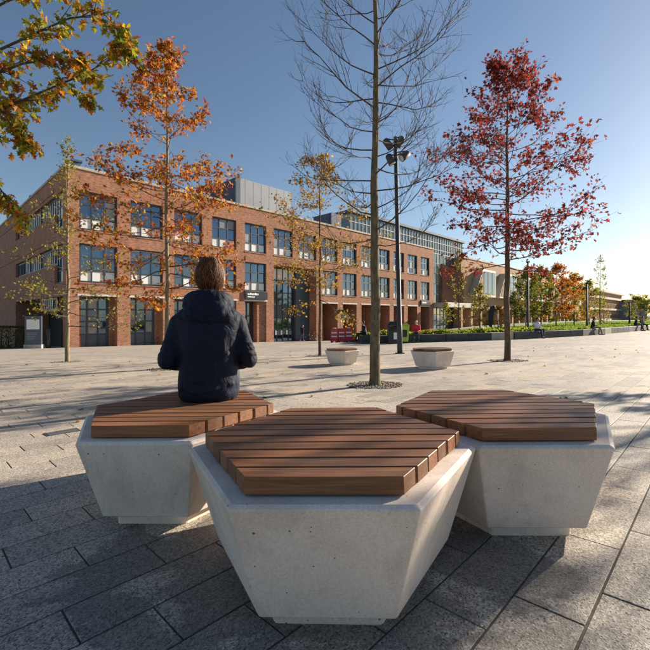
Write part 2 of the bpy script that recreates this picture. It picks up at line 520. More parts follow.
# ------------------------------------------------------------------ benches
def hexagon(off, s1=0.4382, s2=0.5562):
    k = 2 * off * math.tan(math.pi / 6)
    a, b = s1 + k, s2 + k
    h = b * math.sqrt(3) / 2
    return [Vector((-a / 2, -h)), Vector((a / 2, -h)), Vector((a / 2 + b / 2, 0)), Vector((a / 2, h)), Vector((-a / 2, h)), Vector((-a / 2 - b / 2, 0))]


def inset(poly, d):
    n = len(poly); out = []
    for i in range(n):
        p0, p1, p2 = poly[i - 1], poly[i], poly[(i + 1) % n]
        e1 = (p1 - p0).normalized(); e2 = (p2 - p1).normalized()
        n1 = Vector((-e1.y, e1.x)); n2 = Vector((-e2.y, e2.x))
        b = (n1 + n2); b = b / max(0.3, b.dot(n1))
        out.append(p1 + b * d)
    return out


def clip_band(poly, y0, y1):
    def cut(ps, lim, sgn):
        out = []
        for i, p in enumerate(ps):
            q = ps[(i + 1) % len(ps)]
            a, b = sgn * (p.y - lim), sgn * (q.y - lim)
            if a >= 0: out.append(p)
            if a * b < 0: out.append(p + (q - p) * (a / (a - b)))
        return out
    return cut(cut(poly, y0, 1), y1, -1)


def bench_meshes():
    d = {}
    ring = lambda off, z: [(p.x, p.y, z) for p in hexagon(off)]
    def rounded(off, z, c):
        h = hexagon(off); out = []
        for i, p in enumerate(h):
            a = (h[i - 1] - p).normalized(); b = (h[(i + 1) % 6] - p).normalized()
            for k in (0, .5, 1):
                q = p + a * c * (1 - k) ** 2 + b * c * k ** 2
                out.append((q.x, q.y, z))
        return out
    m = MB()
    OC, OB, OP = 0.0565, -0.043, -0.105
    m.loft([rounded(OB - 0.004, 0.058, .005), rounded(OB, 0.062, .005), rounded(OC, 0.402, .006), rounded(OC - 0.003, 0.407, .006), rounded(OC - 0.014, 0.414, .006)], True, True)
    d['body'] = m.mesh('concrete_body', MAT['cast_concrete'])
    m = MB(); m.loft([rounded(OP, -0.03, .01), rounded(OP, 0.0575, .01)], True, True)
    d['plinth'] = m.mesh('plinth', MAT['cast_concrete'])
    hx = hexagon(0); D = hx[3].y * 2; n = 11; g = 0.0145; w = (D + g) / n - g
    d['slats'] = []
    for i in range(n):
        y0 = -D / 2 + i * (w + g)
        p = clip_band(hx, y0, y0 + w)
        q = [v for k, v in enumerate(p) if (v - p[k - 1]).length > 1e-4]
        m = MB(); c = 0.0016
        lo = inset(q, c)
        m.loft([[(v.x, v.y, 0.420) for v in lo], [(v.x, v.y, 0.423) for v in q], [(v.x, v.y, 0.470 - c) for v in q], [(v.x, v.y, 0.470) for v in lo]], True, True)
        d['slats'].append(m.mesh('slat', MAT['hardwood']))
    d['battens'] = []
    for x in (-0.30, -0.10, 0.10, 0.30):
        h = 0.455 if abs(x) < .2 else 0.28
        m = MB(); m.box(x - 0.025, x + 0.025, -h, h, 0.4138, 0.4202); d['battens'].append(m.mesh('batten', MAT['navy_frame']))
    return d


def build_benches():
    d = bench_meshes()
    specs = [(*BENCH[0], 1.0, 'hexagonal concrete bench with slatted timber top carrying the seated person in navy jacket'),
             (*BENCH[1], 1.0, 'large hexagonal concrete bench with slatted timber top between two like benches, empty seat'),
             (*BENCH[2], 1.0, 'empty hexagonal concrete bench with slatted timber top and sunlit white rim edge'),
             (0.40, 9.75, R(33), 0.80, 'small white hexagonal bench near the thin trunk of the yellow tree'),
             (2.22, 8.50, R(20), 0.86, 'white hexagonal bench in front of the lamp post, dark shadow beside it')]
    rd = random.Random(77)
    for i, (x, y, r, sc, lab) in enumerate(specs):
        e = empty('hexagonal_bench', ground_frame(x, y, r) @ Matrix.Scale(sc, 4), lab, 'bench', 'hexagonal benches on the square')
        link('concrete_body', d['body'], e); link('plinth', d['plinth'], e)
        for s in d['slats']: link('slat', s, e, Matrix.Translation((rd.gauss(0, .0012), 0, rd.uniform(-.0005, .0012))) @ Matrix.Rotation(rd.gauss(0, .0012), 4, 'Z'))
        for s in d['battens']: link('batten', s, e)


# ------------------------------------------------------------------ trees
LEAF_OAK = [(0, 0), (.16, .10), (.10, .22), (.40, .34), (.17, .46), (.44, .66), (.16, .72), (.10, .86), (0, 1.0)]


def leaf_template(kind):
    """midrib fold, lobed or plain outline; unit length"""
    if kind == 'oak':
        half = LEAF_OAK
    else:
        half = [(0, 0), (.26, .32), (.24, .66), (0, 1.0)]
    L = [(-x, y, 0.30 * x) for x, y in half]; Rr = [(x, y, 0.30 * x) for x, y in half]
    vs = L + Rr[1:-1]
    n = len(half)
    # two ngons meeting on the midrib
    left = list(range(n)); right = [0] + [n + i for i in range(n - 2)] + [n - 1]
    curl = [(x, y, z - 0.18 * y * y) for x, y, z in vs]
    return np.array(curl), [left, right[::-1]]


def leaf_mesh(name, pos, dirs, size, cols, kind, rng):
    tv, tf = leaf_template(kind)
    N = len(pos); nv = len(tv)
    y = dirs / np.linalg.norm(dirs, axis=1, keepdims=True)
    r = rng.normal(size=(N, 3)); r[:, 2] = abs(r[:, 2]) + 0.35
    z = r - (r * y).sum(1, keepdims=True) * y; z /= np.linalg.norm(z, axis=1, keepdims=True)
    x = np.cross(y, z)
    sx = size[:, None, None]
    P = pos[:, None, :] + sx * (tv[None, :, 0:1] * x[:, None, :] + tv[None, :, 1:2] * y[:, None, :] + tv[None, :, 2:3] * z[:, None, :])
    P = P.reshape(-1, 3)
    loops = []; starts = []; tot = []
    base = np.arange(N) * nv
    k = sum(len(f) for f in tf)
    flat = np.concatenate([np.array(f) for f in tf])
    L = (base[:, None] + flat[None, :]).reshape(-1)
    st = []; s = 0
    for f in tf: st.append(s); s += len(f)
    ST = (np.arange(N)[:, None] * k + np.array(st)[None, :]).reshape(-1)
    me = bpy.data.meshes.new(name)
    me.vertices.add(len(P)); me.vertices.foreach_set('co', P.reshape(-1))
    me.loops.add(len(L)); me.loops.foreach_set('vertex_index', L)
    me.polygons.add(len(ST)); me.polygons.foreach_set('loop_start', ST)
    me.update(calc_edges=True)
    ca = me.color_attributes.new('Col', 'FLOAT_COLOR', 'POINT')
    cc = np.concatenate([np.repeat(cols, nv, 0), np.ones((N * nv, 1))], 1)
    ca.data.foreach_set('color', cc.reshape(-1))
    me.materials.append(MAT['leaf'])
    return me


PAL = {
    'orange': [((.52, .18, .025), 5), ((.44, .11, .022), 4), ((.50, .25, .03), 3), ((.30, .21, .035), 2), ((.34, .065, .025), 2)],
    'red': [((.20, .036, .026), 5), ((.28, .044, .030), 3), ((.13, .024, .020), 4), ((.36, .10, .04), 1)],
    'yellow': [((.42, .25, .03), 4), ((.33, .23, .035), 3), ((.38, .17, .03), 4), ((.22, .18, .04), 2)],
    'olive': [((.34, .28, .04), 4), ((.26, .25, .045), 3), ((.36, .22, .04), 2), ((.19, .19, .04), 2)],
    'green': [((.13, .17, .028), 4), ((.18, .20, .03), 3), ((.09, .12, .024), 2), ((.26, .22, .035), 2)],
    'ygreen': [((.28, .27, .035), 4), ((.20, .22, .03), 3), ((.40, .28, .035), 3), ((.13, .15, .028), 2)],
    'fire': [((.46, .10, .03), 4), ((.50, .19, .025), 4), ((.30, .07, .03), 2), ((.44, .26, .03), 2)],
    'gold': [((.52, .28, .03), 4), ((.46, .19, .028), 3), ((.32, .24, .035), 3)],
    'over': [((.48, .32, .03), 4), ((.48, .18, .025), 3), ((.27, .27, .03), 5), ((.28, .08, .025), 1), ((.15, .18, .028), 2)],
}


def pick_cols(pal, n, rng, pos=None):
    cs = np.array([c for c, w in PAL[pal]]); w = np.array([w for c, w in PAL[pal]], float); w /= w.sum()
    c = cs[rng.choice(len(cs), n, p=w)]
    return c * rng.uniform(0.75, 1.2, (n, 1))


def tree(name, label, x, y, H, r0, c0, spread, nb, seed, pal=None, leaves=0, lsize=0.1, el=(5, 60), curve=0.3, subs=5, twigs=3, bark='bark_olive', group=None, prof=None, kind='oak', lean=0.0, twig_r=0.0035, z0=None, sides=6, keep=None, limb_k=1.0, even=False, lod=1.0, spacing=1.0):
    rng = np.random.default_rng(seed); rd = random.Random(seed)
    base = Vector((x, y, gz(x, y) if z0 is None else z0))
    e = empty(name, base, label, 'tree', group)
    if prof is None: prof = lambda s: (1 - s) ** 0.6 * (0.55 + 0.45 * min(1, s * 4))
    T = MB(); Lm = MB()
    NS = 14
    wob = [Vector((rd.gauss(0, .012), rd.gauss(0, .012), 0)) * H * 0.12 for _ in range(NS + 1)]
    pts = []; rads = []
    for i in range(NS + 1):
        t = i / NS
        pts.append(Vector((lean * H * t * t, 0, H * t)) + wob[i] * (0 if i < 1 else 1))
        rads.append(max(twig_r * 1.5, r0 * ((1 - t) ** 0.85 * 0.92 + 0.03) * (1.22 if i == 0 else 1)))
    pts.insert(1, pts[0].lerp(pts[1], 0.18)); rads.insert(1, rads[1] * 1.07)
    pts.insert(0, pts[0] - Vector((0, 0, 0.15))); rads.insert(0, rads[0] * 1.05)
    T.tube(pts, rads, 12 if r0 > .05 else 8)

    def trunk_at(t):
        f = t * NS; i = min(NS - 1, int(f)); a = f - i
        P = [pts[1]] + pts[3:]
        Q = [rads[1]] + rads[3:]
        return P[i].lerp(P[i + 1], a), Q[i] * (1 - a) + Q[i + 1] * a
    tips = []      # (position, direction, weight)

    def limb(p, d, L, r, n, up, lev):
        P = [p.copy()]; rr = [r]; q = p.copy(); d = d.normalized()
        for k in range(n):
            d = (d + Vector((rd.gauss(0, .16), rd.gauss(0, .16), rd.gauss(0, .13) + up / n))).normalized()
            q = q + d * (L / n); P.append(q.copy()); rr.append(max(twig_r * 0.6, r * (1 - (k + 1) / n * 0.86)))
        Lm.tube(P, rr, 5 if lev == 0 else (4 if lev == 1 else 3), cap=False)
        return P, d
    for i in range(nb):
        s = (i + rd.uniform(0, .8)) / nb
        t = c0 + (0.985 - c0) * s
        p, tr = trunk_at(t)
        az = i * 2.399 + rd.uniform(-.5, .5)
        L = spread * prof(s) * rd.uniform(.75, 1.15)
        if keep is not None: L *= keep(s, az)
        if L < 0.05: continue
        ev = R(el[0] + (el[1] - el[0]) * s + rd.uniform(-9, 9))
        d = Vector((math.cos(az) * math.cos(ev), math.sin(az) * math.cos(ev), math.sin(ev)))
        P, dd = limb(p, d, L, min(tr * 0.38, 0.005 + 0.0075 * L) * limb_k, 6, curve, 0)
        tips.append((P[-1], dd, 1.0))
        ns = max(2, int(subs * (0.5 + 0.5 * L / spread)))
        for j in range(ns):
            f = rd.uniform(.25, .97) * (len(P) - 1); k = min(len(P) - 2, int(f)); q = P[k].lerp(P[k + 1], f - k)
            dv = (P[k + 1] - P[k]).normalized()
            side = dv.cross(Vector((0, 0, 1))); side = side.normalized() * (1 if j % 2 else -1)
            d2 = dv * rd.uniform(.5, 1) + side * rd.uniform(.35, .9) + Vector((0, 0, rd.uniform(-.2, .45)))
            L2 = L * rd.uniform(.25, .5) * (1.15 - 0.5 * f / len(P))
            P2, e2 = limb(q, d2, L2, max(twig_r * 1.3, 0.0032 + 0.004 * L2), 4, curve * .65, 1)
            tips.append((P2[-1], e2, 1.0)); tips.append((P2[2], e2, .7))
            for w in range(twigs):
                f2 = rd.uniform(.2, .95) * 4; k2 = min(3, int(f2)); q2 = P2[k2].lerp(P2[k2 + 1], f2 - k2)
                d3 = (P2[k2 + 1] - P2[k2]).normalized() + Vector((rd.gauss(0, .55), rd.gauss(0, .55), rd.gauss(0.1, .4)))
                P3, e3 = limb(q2, d3, L2 * rd.uniform(.3, .6), twig_r, 3, curve * .3, 2)
                tips.append((P3[-1], e3, 1.0))
                if lod >= 1: tips.append((P3[1], e3, .6))
    T.build('trunk', MAT[bark], e)
    if Lm.v: Lm.build('limbs', MAT['twig'] if r0 > 0.03 else MAT[bark], e)
    if leaves and tips:
        w = np.array([t[2] * (1.0 if even else rd.choice((0.3, 1, 1, 1.3))) for t in tips]); w /= w.sum()
        ix = rng.choice(len(tips), leaves, p=w)
        tp = np.array([t[0][:] for t in tips])[ix]; td = np.array([t[1][:] for t in tips])[ix]
        pos = tp - td * rng.uniform(0, 2.2, (leaves, 1)) * lsize + rng.normal(size=(leaves, 3)) * lsize * 0.45 * spacing
        dr = td * 0.7 + rng.normal(size=(leaves, 3)) * 0.7; dr[:, 2] -= 0.35
        size = lsize * rng.uniform(.6, 1.25, leaves)
        col = pick_cols(pal, leaves, rng)
        # whole sprays share a tone
        tone = rng.uniform(.75, 1.2, len(tips))[ix][:, None]
        me = leaf_mesh('crown', pos, dr, size, np.clip(col * tone, 0, .8), kind, rng)
        link('crown', me, e)
    return e


def tree_pit(x, y, r, seed, name='tree_pit', label=None, stones=200):
    rd = random.Random(seed)
    e = empty(name, ground_frame(x, y, 0), label, 'tree pit')
    m = MB(); n = 22
    vs = [(0, 0, 0.006)] + [(r * math.cos(2 * math.pi * i / n) * rd.uniform(.93, 1.05), r * math.sin(2 * math.pi * i / n) * rd.uniform(.93, 1.05), 0.0035) for i in range(n)]
    m.add(vs, [(0, 1 + i, 1 + (i + 1) % n) for i in range(n)]); m.build('soil', MAT['pit_soil'], e)
    m = MB()
    for k in range(stones):
        a = rd.uniform(0, 6.283); q = r * math.sqrt(rd.random()) * 1.08
        s = rd.uniform(.006, .017)
        M = Matrix.Translation((q * math.cos(a), q * math.sin(a), s * .25)) @ Matrix.Rotation(rd.uniform(0, 6), 4, (rd.random(), rd.random(), 1)) @ Matrix.Diagonal((s * rd.uniform(.8, 1.6), s, s * rd.uniform(.5, .8), 1))
        m.ball((0, 0, 0), 1, 6, 4, 0, M)
    tag(m.build('pebbles', MAT['gravel'], e), kind='stuff')


def build_trees():
    g = 'young trees on the square'
    # the leafless tree in front
    x, y = TREES['bare']
    tree('bare_tree', 'tall leafless young tree with olive bark and arching twigs', x, y, 8.4, 0.084, 0.25, 1.55, 62, 12, None, 0,
         el=(-14, 30), curve=0.85, subs=10, twigs=5, bark='bark_olive', group=g, twig_r=0.0028, limb_k=.78,
         prof=lambda s: min(1.0, .80 + .7 * s) if s < .42 else 1.38 * (1.02 - s) ** .62)
    x, y = TREES['red']
    tree('red_oak', 'young oak with dark red leaves standing alone on the sunny paving', x, y, 7.1, 0.080, 0.31, 1.98, 60, 29, 'red', 7000, 0.090,
         el=(-8, 34), curve=0.30, subs=9, twigs=3, bark='bark_brown', group=g, twig_r=0.0032, spacing=1.15, limb_k=.95,
         prof=lambda s: min(1.0, .72 + .8 * s) if s < .4 else 1.34 * (1.03 - s) ** .62)
    x, y = TREES['orange']
    tree('orange_oak', 'young oak with orange and rust leaves behind the seated person', x, y, 7.55, 0.064, 0.24, 1.85, 56, 31, 'orange', 7600, 0.086,
         el=(-12, 30), curve=0.18, subs=9, twigs=3, bark='bark_pale', group=g, twig_r=0.0030, spacing=1.2, limb_k=.9,
         prof=lambda s: min(1.0, .85 + .6 * s) if s < .25 else 1.28 * (1.02 - s) ** .80)
    x, y = TREES['yellow']
    tree('yellow_oak', 'slender tree with sparse yellow leaves beside the small white bench', x, y, 6.3, 0.054, 0.28, 2.0, 38, 47, 'yellow', 3600, 0.085,
         el=(-14, 40), curve=0.22, subs=8, twigs=3, bark='bark_brown', group=g, twig_r=0.0032, even=True, spacing=1.8, limb_k=.8,
         prof=lambda s: (0.95 - 0.15 * s) if s < .45 else 1.3 * (1.02 - s) ** .7)
    x, y = TREES['thin']
    tree('spindly_tree', 'spindly pale trunked tree with sparse olive leaves at the building corner', x, y, 6.9, 0.070, 0.15, 1.9, 40, 53, 'olive', 1500, 0.085,
         el=(-10, 45), curve=0.3, subs=8, twigs=3, bark='bark_pale', group=g, twig_r=0.0030, even=True, spacing=1.8, limb_k=.8,
         prof=lambda s: (1.0 - 0.75 * s) if s < .6 else 0.7 * (1.05 - s))
    labs = {'bare': 'ring of loose pebbles around the foot of the leafless tree', 'red': 'small gravel pit around the foot of the red oak', 'orange': 'small gravel pit around the foot of the orange oak',
            'yellow': 'small gravel pit around the foot of the yellow tree', 'thin': 'small gravel pit around the spindly tree'}
    for i, (k, (x, y)) in enumerate(TREES.items()):
        tree_pit(x, y, 0.38 if k == 'bare' else 0.42, 70 + i, label=labs[k], stones=900 if k == 'bare' else 200)
    # two trees on the sunny side of the benches; their crowns cast the dappled shade
    tree('shade_oak', 'leafy young oak on the sunny side of the hexagonal benches', 9.9, 7.7, 7.0, 0.08, 0.26, 2.5, 40, 61, 'red', 3000, 0.11, el=(-2, 50), curve=.45, subs=6, twigs=3, bark='bark_brown', group='trees shading the benches')
    tree('shade_oak', 'orange leaved young oak shading the nearest hexagonal bench', 9.2, 4.6, 6.6, 0.08, 0.28, 2.0, 34, 67, 'orange', 1000, 0.11, el=(-2, 50), curve=.45, subs=6, twigs=3, bark='bark_brown', group='trees shading the benches')

    # trees on the lawn beyond the low wall
    gl = 'trees on the lawn beyond the low wall'
    specs = [  # px, depth, top y, spread px, palette, leaves, label
        (446, 46, 302, 8, 'ygreen', 500, 'small thin green tree in front of the glazed entrance'),
        (459, 44, 248, 10, 'olive', 600, 'narrow thinning olive tree before the glass atrium'),
        (480, 42, 284, 11, 'olive', 700, 'loose olive green tree beside the black banner'),
        (498, 41, 306, 8, 'gold', 500, 'low yellow tree behind the trunk of the red oak'),
        (526, 40, 270, 15, 'green', 1700, 'dense green tree by the lawn lamp post'),
        (541, 44, 268, 15, 'ygreen', 1800, 'yellow green tree next to the flame red tree'),
        (556, 47, 266, 18, 'fire', 2400, 'flame red and orange tree on the lawn'),
        (574, 50, 276, 16, 'gold', 1900, 'golden orange tree behind the person in dark coat'),
        (589, 54, 282, 14, 'ygreen', 1500, 'fading yellow green tree beside the pale far block'),
        (600, 46, 254, 9, 'olive', 420, 'sparse spire shaped tree rising above the lawn trees'),
        (640, 70, 300, 15, 'ygreen', 2200, 'round olive tree at the far end of the low wall'),
        (662, 66, 296, 17, 'green', 2400, 'dark green tree past the end of the far block'),
        (514, 52, 292, 10, 'olive', 700, 'brownish tree between red oak trunk and green tree'),
        (533, 54, 280, 14, 'gold', 1300, 'amber tree half hidden behind the green lawn trees'),
        (566, 58, 284, 15, 'ygreen', 1500, 'yellowish tree half hidden behind the golden tree'),
        (604, 62, 298, 8, 'olive', 500, 'dull brown green tree in front of the far block')]
    for i, (px, d, ty, sp, pal, nl, lab) in enumerate(specs):
        b = on_ground(px, d); zt = EYE + (HORIZON - ty) / FPX * d
        z0 = b.z + (0.3 if d < 56 else 0)
        tree('lawn_tree', lab, b.x, b.y, zt - z0, 0.07, 0.13 if 'spire' not in lab else .3, sp / FPX * d * (1.25 if nl > 600 else 1), 30, 200 + i, pal, int(nl * 1.7) if nl > 600 else nl, 0.2 if nl > 600 else 0.17, el=(5, 55), curve=.35, subs=5, twigs=2,
             bark='bark_brown', group=gl, kind='plain', twig_r=0.006, z0=z0, lod=0,
             prof=lambda s: (0.75 + 0.6 * s) if s < .4 else 1.45 * (1.03 - s) ** .65)

    overhanging_tree()


def overhanging_tree():
    """big oak just left of the frame; its boughs reach into the view"""
    rd = random.Random(5); rng = np.random.default_rng(5)
    x, y = -5.7, 4.75; bz = gz(x, y)
    base = Vector((x, y, bz))
    e = empty('overhanging_oak', base, 'large oak with green, yellow and orange leaves hanging over the square', 'tree')
    T = MB()
    tp = [Vector((0, 0, -.2)), Vector((0, 0, .15)), Vector((.03, 0, 1.2)), Vector((-.02, .03, 2.5)), Vector((.05, 0, 4.0)), Vector((0, .1, 5.6)), Vector((.1, 0, 7.4))]
    T.tube(tp, [.24, .19, .16, .145, .12, .085, .03], 12); T.build('trunk', MAT['bark_brown'], e)
    boughs = [  # start height on trunk, pixel path with depth
        (3.3, [(-60, 140, 4.7), (0, 110, 4.6), (42, 92, 4.5), (85, 74, 4.4), (112, 58, 4.35), (134, 52, 4.3)]),
        (4.0, [(-60, 90, 4.8), (-5, 52, 4.7), (38, 32, 4.6), (70, 18, 4.5), (104, 14, 4.4), (122, 34, 4.3)]),
        (3.2, [(-60, 120, 4.6), (-12, 108, 4.5), (8, 112, 4.4), (20, 126, 4.35), (30, 150, 4.3)]),
        (4.7, [(-50, 30, 4.9), (10, 0, 4.8), (50, -12, 4.7), (90, -10, 4.6)]),
        (3.0, [(-70, 130, 4.5), (-36, 140, 4.45), (-14, 168, 4.4), (8, 200, 4.35), (22, 222, 4.3)]),
        (3.6, [(-60, 110, 4.3), (-10, 76, 4.2), (22, 64, 4.1), (58, 58, 4.05), (78, 62, 4.0)]),
        (3.0, [(-60, 150, 5.0), (0, 112, 5.0), (40, 96, 4.95), (74, 90, 4.9), (92, 104, 4.85)])]
    Lm = MB(); tips = []
    for hz, path in boughs:
        P = [Vector((0, 0, hz))] + [at(*p) - base for p in path]
        n = len(P); Lm.tube(P, [0.030 * (1 - i / n) ** 2.2 + 0.0035 for i in range(n)], 6, cap=False)
        for k in range(2, n):
            a, b = P[k - 1], P[k]
            for j in range(6):
                q = a.lerp(b, rd.random()); d = (b - a).normalized() + Vector((rd.gauss(0, .6), rd.gauss(0, .5), rd.gauss(-.05, .55)))
                L = rd.uniform(.14, .34) * (0.55 if k == n - 1 else 1)
                q1 = q + d.normalized() * L * .5; q2 = q1 + (d.normalized() + Vector((0, 0, rd.uniform(-.4, .2)))).normalized() * L * .5
                Lm.tube([q, q1, q2], [.006, .004, .0025], 4, cap=False)
                tips += [(q2, d, 1.0), (q1, d, .6)]
        tips.append((P[-1], (P[-1] - P[-2]).normalized(), 1))
    # unseen upper crown, sparse
    for i in range(26):
        hz = rd.uniform(3.6, 7.2); az = rd.uniform(1.9, 4.6); L = rd.uniform(.8, 1.7)
        p = Vector((0, 0, hz)); q = p + Vector((math.cos(az), math.sin(az), .4)) * L
        Lm.tube([p, (p + q) / 2 + Vector((0, 0, .1)), q], [.03, .018, .005], 5, cap=False)
        for j in range(5): tips.append((q + Vector((rd.gauss(0, .3), rd.gauss(0, .3), rd.gauss(0, .25))), Vector((math.cos(az), math.sin(az), 0)), .5))
    Lm.build('limbs', MAT['twig'], e)
    front = [t for t in tips if t[2] in (1.0, .6)]
    # leaves that can be picked out singly: own objects; the rest of the crown: one mass
    tv, tf = leaf_template('oak')
    lm = {}
    names = ['leaf_yellow', 'leaf_orange', 'leaf_olive', 'leaf_green', 'leaf_rust']
    for nme in names:
        me = bpy.data.meshes.new('leaf'); me.from_pydata([tuple(v) for v in tv], [], tf); me.materials.append(MAT[nme]); me.update(); lm[nme] = me
    N = 2300
    w = np.array([t[2] for t in front]); w /= w.sum(); ix = rng.choice(len(front), N, p=w)
    pos = []; dr = []
    for i in ix:
        t = front[i]; d = t[1].normalized()
        pos.append(t[0] - d * rd.uniform(0, .10) + Vector((rd.gauss(0, .035), rd.gauss(0, .035), rd.gauss(0, .035))))
        dr.append(d * .7 + Vector((rd.gauss(0, .7), rd.gauss(0, .7), rd.gauss(-.35, .6))))
    order = sorted(range(N), key=lambda i: (pos[i] + base).y)
    crown_pos = []; crown_dir = []
    singles = set(order[:290])
    rest = [i for i in range(N) if i not in singles]
    back = [t for t in tips if t[2] == .5]
    P2 = [pos[i] for i in rest] + [t[0] + Vector((rd.gauss(0, .12), rd.gauss(0, .12), rd.gauss(0, .12))) for t in back for _ in range(7)]
    D2 = [dr[i] for i in rest] + [t[1] + Vector((rd.gauss(0, .7), rd.gauss(0, .7), -.3)) for t in back for _ in range(7)]
    P2 = np.array([p[:] for p in P2]); D2 = np.array([d[:] for d in D2]); n = len(P2)
    me = leaf_mesh('crown', P2, D2, rng.uniform(.055, .105, n), pick_cols('over', n, rng), 'oak', rng)
    crown = tag(link('crown', me, e), kind='stuff')
    for i in singles:
        z = Vector((rd.gauss(0, .6), rd.gauss(0, .6), 1)); yv = dr[i].normalized(); z = (z - yv * z.dot(yv)).normalized(); xv = yv.cross(z)
        s = rd.uniform(.06, .11)
        M = (Matrix((xv, yv, z)).transposed() * s).to_4x4(); M.translation = pos[i]
        link('leaf', lm[rd.choices(names, (4, 4, 4, 2, 2))[0]], crown, M)


# ------------------------------------------------------------------ the brick building
Z0, ZL, ZW2, ZT2, ZW1, ZT1, ZP = -4.2, 2.38, 3.42, 6.35, 7.40, 10.30, 11.85
PITCH, WX, WW = 3.69, 0.86, 2.68


def facade(m, xs, zs, solid, depth, mp, mi=0):
    """wall sheet with openings: front faces plus reveals; mp maps (along, inward, up)"""
    for i in range(len(xs) - 1):
        for j in range(len(zs) - 1):
            dpt = solid(i, j)
            a, b, c, d = xs[i], xs[i + 1], zs[j], zs[j + 1]
            if dpt == 0:
                m.quad(mp(a, 0, c), mp(b, 0, c), mp(b, 0, d), mp(a, 0, d), mi)
            else:
                for (ii, jj, q) in ((i - 1, j, ((a, c), (a, d))), (i + 1, j, ((b, d), (b, c))), (i, j - 1, ((b, c), (a, c))), (i, j + 1, ((a, d), (b, d)))):
                    if 0 <= ii < len(xs) - 1 and 0 <= jj < len(zs) - 1: o = solid(ii, jj)
                    else: o = 0 if jj >= 0 else dpt
                    if o < dpt:
                        (p, r), (s, t) = q
                        m.quad(mp(p, o, r), mp(s, o, t), mp(s, dpt, t), mp(p, dpt, r), mi)


def window(parent, mp, x0, z0, w, h, cols, rows, y, kinds, rd, bar=0.055, split=True, frame_mat='navy_frame', xs=None, zs=None):
    """frame with bars; glass panes as sub-parts"""
    def bx(mm, a, b, c, d, e, f):
        pts = [mp(xx, yy, zz) for zz in (e, f) for yy in (c, d) for xx in (a, b)]
        mm.add(pts, [(0, 2, 3, 1), (4, 5, 7, 6), (0, 1, 5, 4), (2, 6, 7, 3), (0, 4, 6, 2), (1, 3, 7, 5)])
    fm = MB()
    xs = [x0 + w * i / cols for i in range(cols + 1)] if xs is None else xs
    zs = [z0 + h * i / rows for i in range(rows + 1)] if zs is None else zs
    for i, xx in enumerate(xs):
        t = bar * (1.2 if i in (0, cols) else .8); off = t if i == 0 else (-t if i == cols else 0)
        bx(fm, xx - t + off, xx + t + off, y - .05, y + .05, z0, z0 + h)
    for j, zz in enumerate(zs):
        t = bar * (1.2 if j in (0, rows) else .8); off = t if j == 0 else (-t if j == rows else 0)
        bx(fm, x0 + .002, x0 + w - .002, y - .047, y + .047, zz - t + off, zz + t + off)
    fr = fm.build('window', MAT[frame_mat], parent)
    pm = {}
    for j in range(rows):
        for i in range(cols):
            k = kinds(i, j)
            a, b, c, d = xs[i] + .02, xs[i + 1] - .02, zs[j] + .02, zs[j + 1] - .02
            tx, tz = rd.gauss(0, .006), rd.gauss(0, .006)
            mm = MB() if split else pm.setdefault(k, MB())
            mm.quad(mp(a, y + .01 - tx - tz, c), mp(b, y + .01 + tx - tz, c), mp(b, y + .01 + tx + tz, d), mp(a, y + .01 - tx + tz, d))
            if split: mm.build('pane', MAT[k], fr)
    for k, mm in pm.items(): mm.build('panes', MAT[k], fr)
    return fr


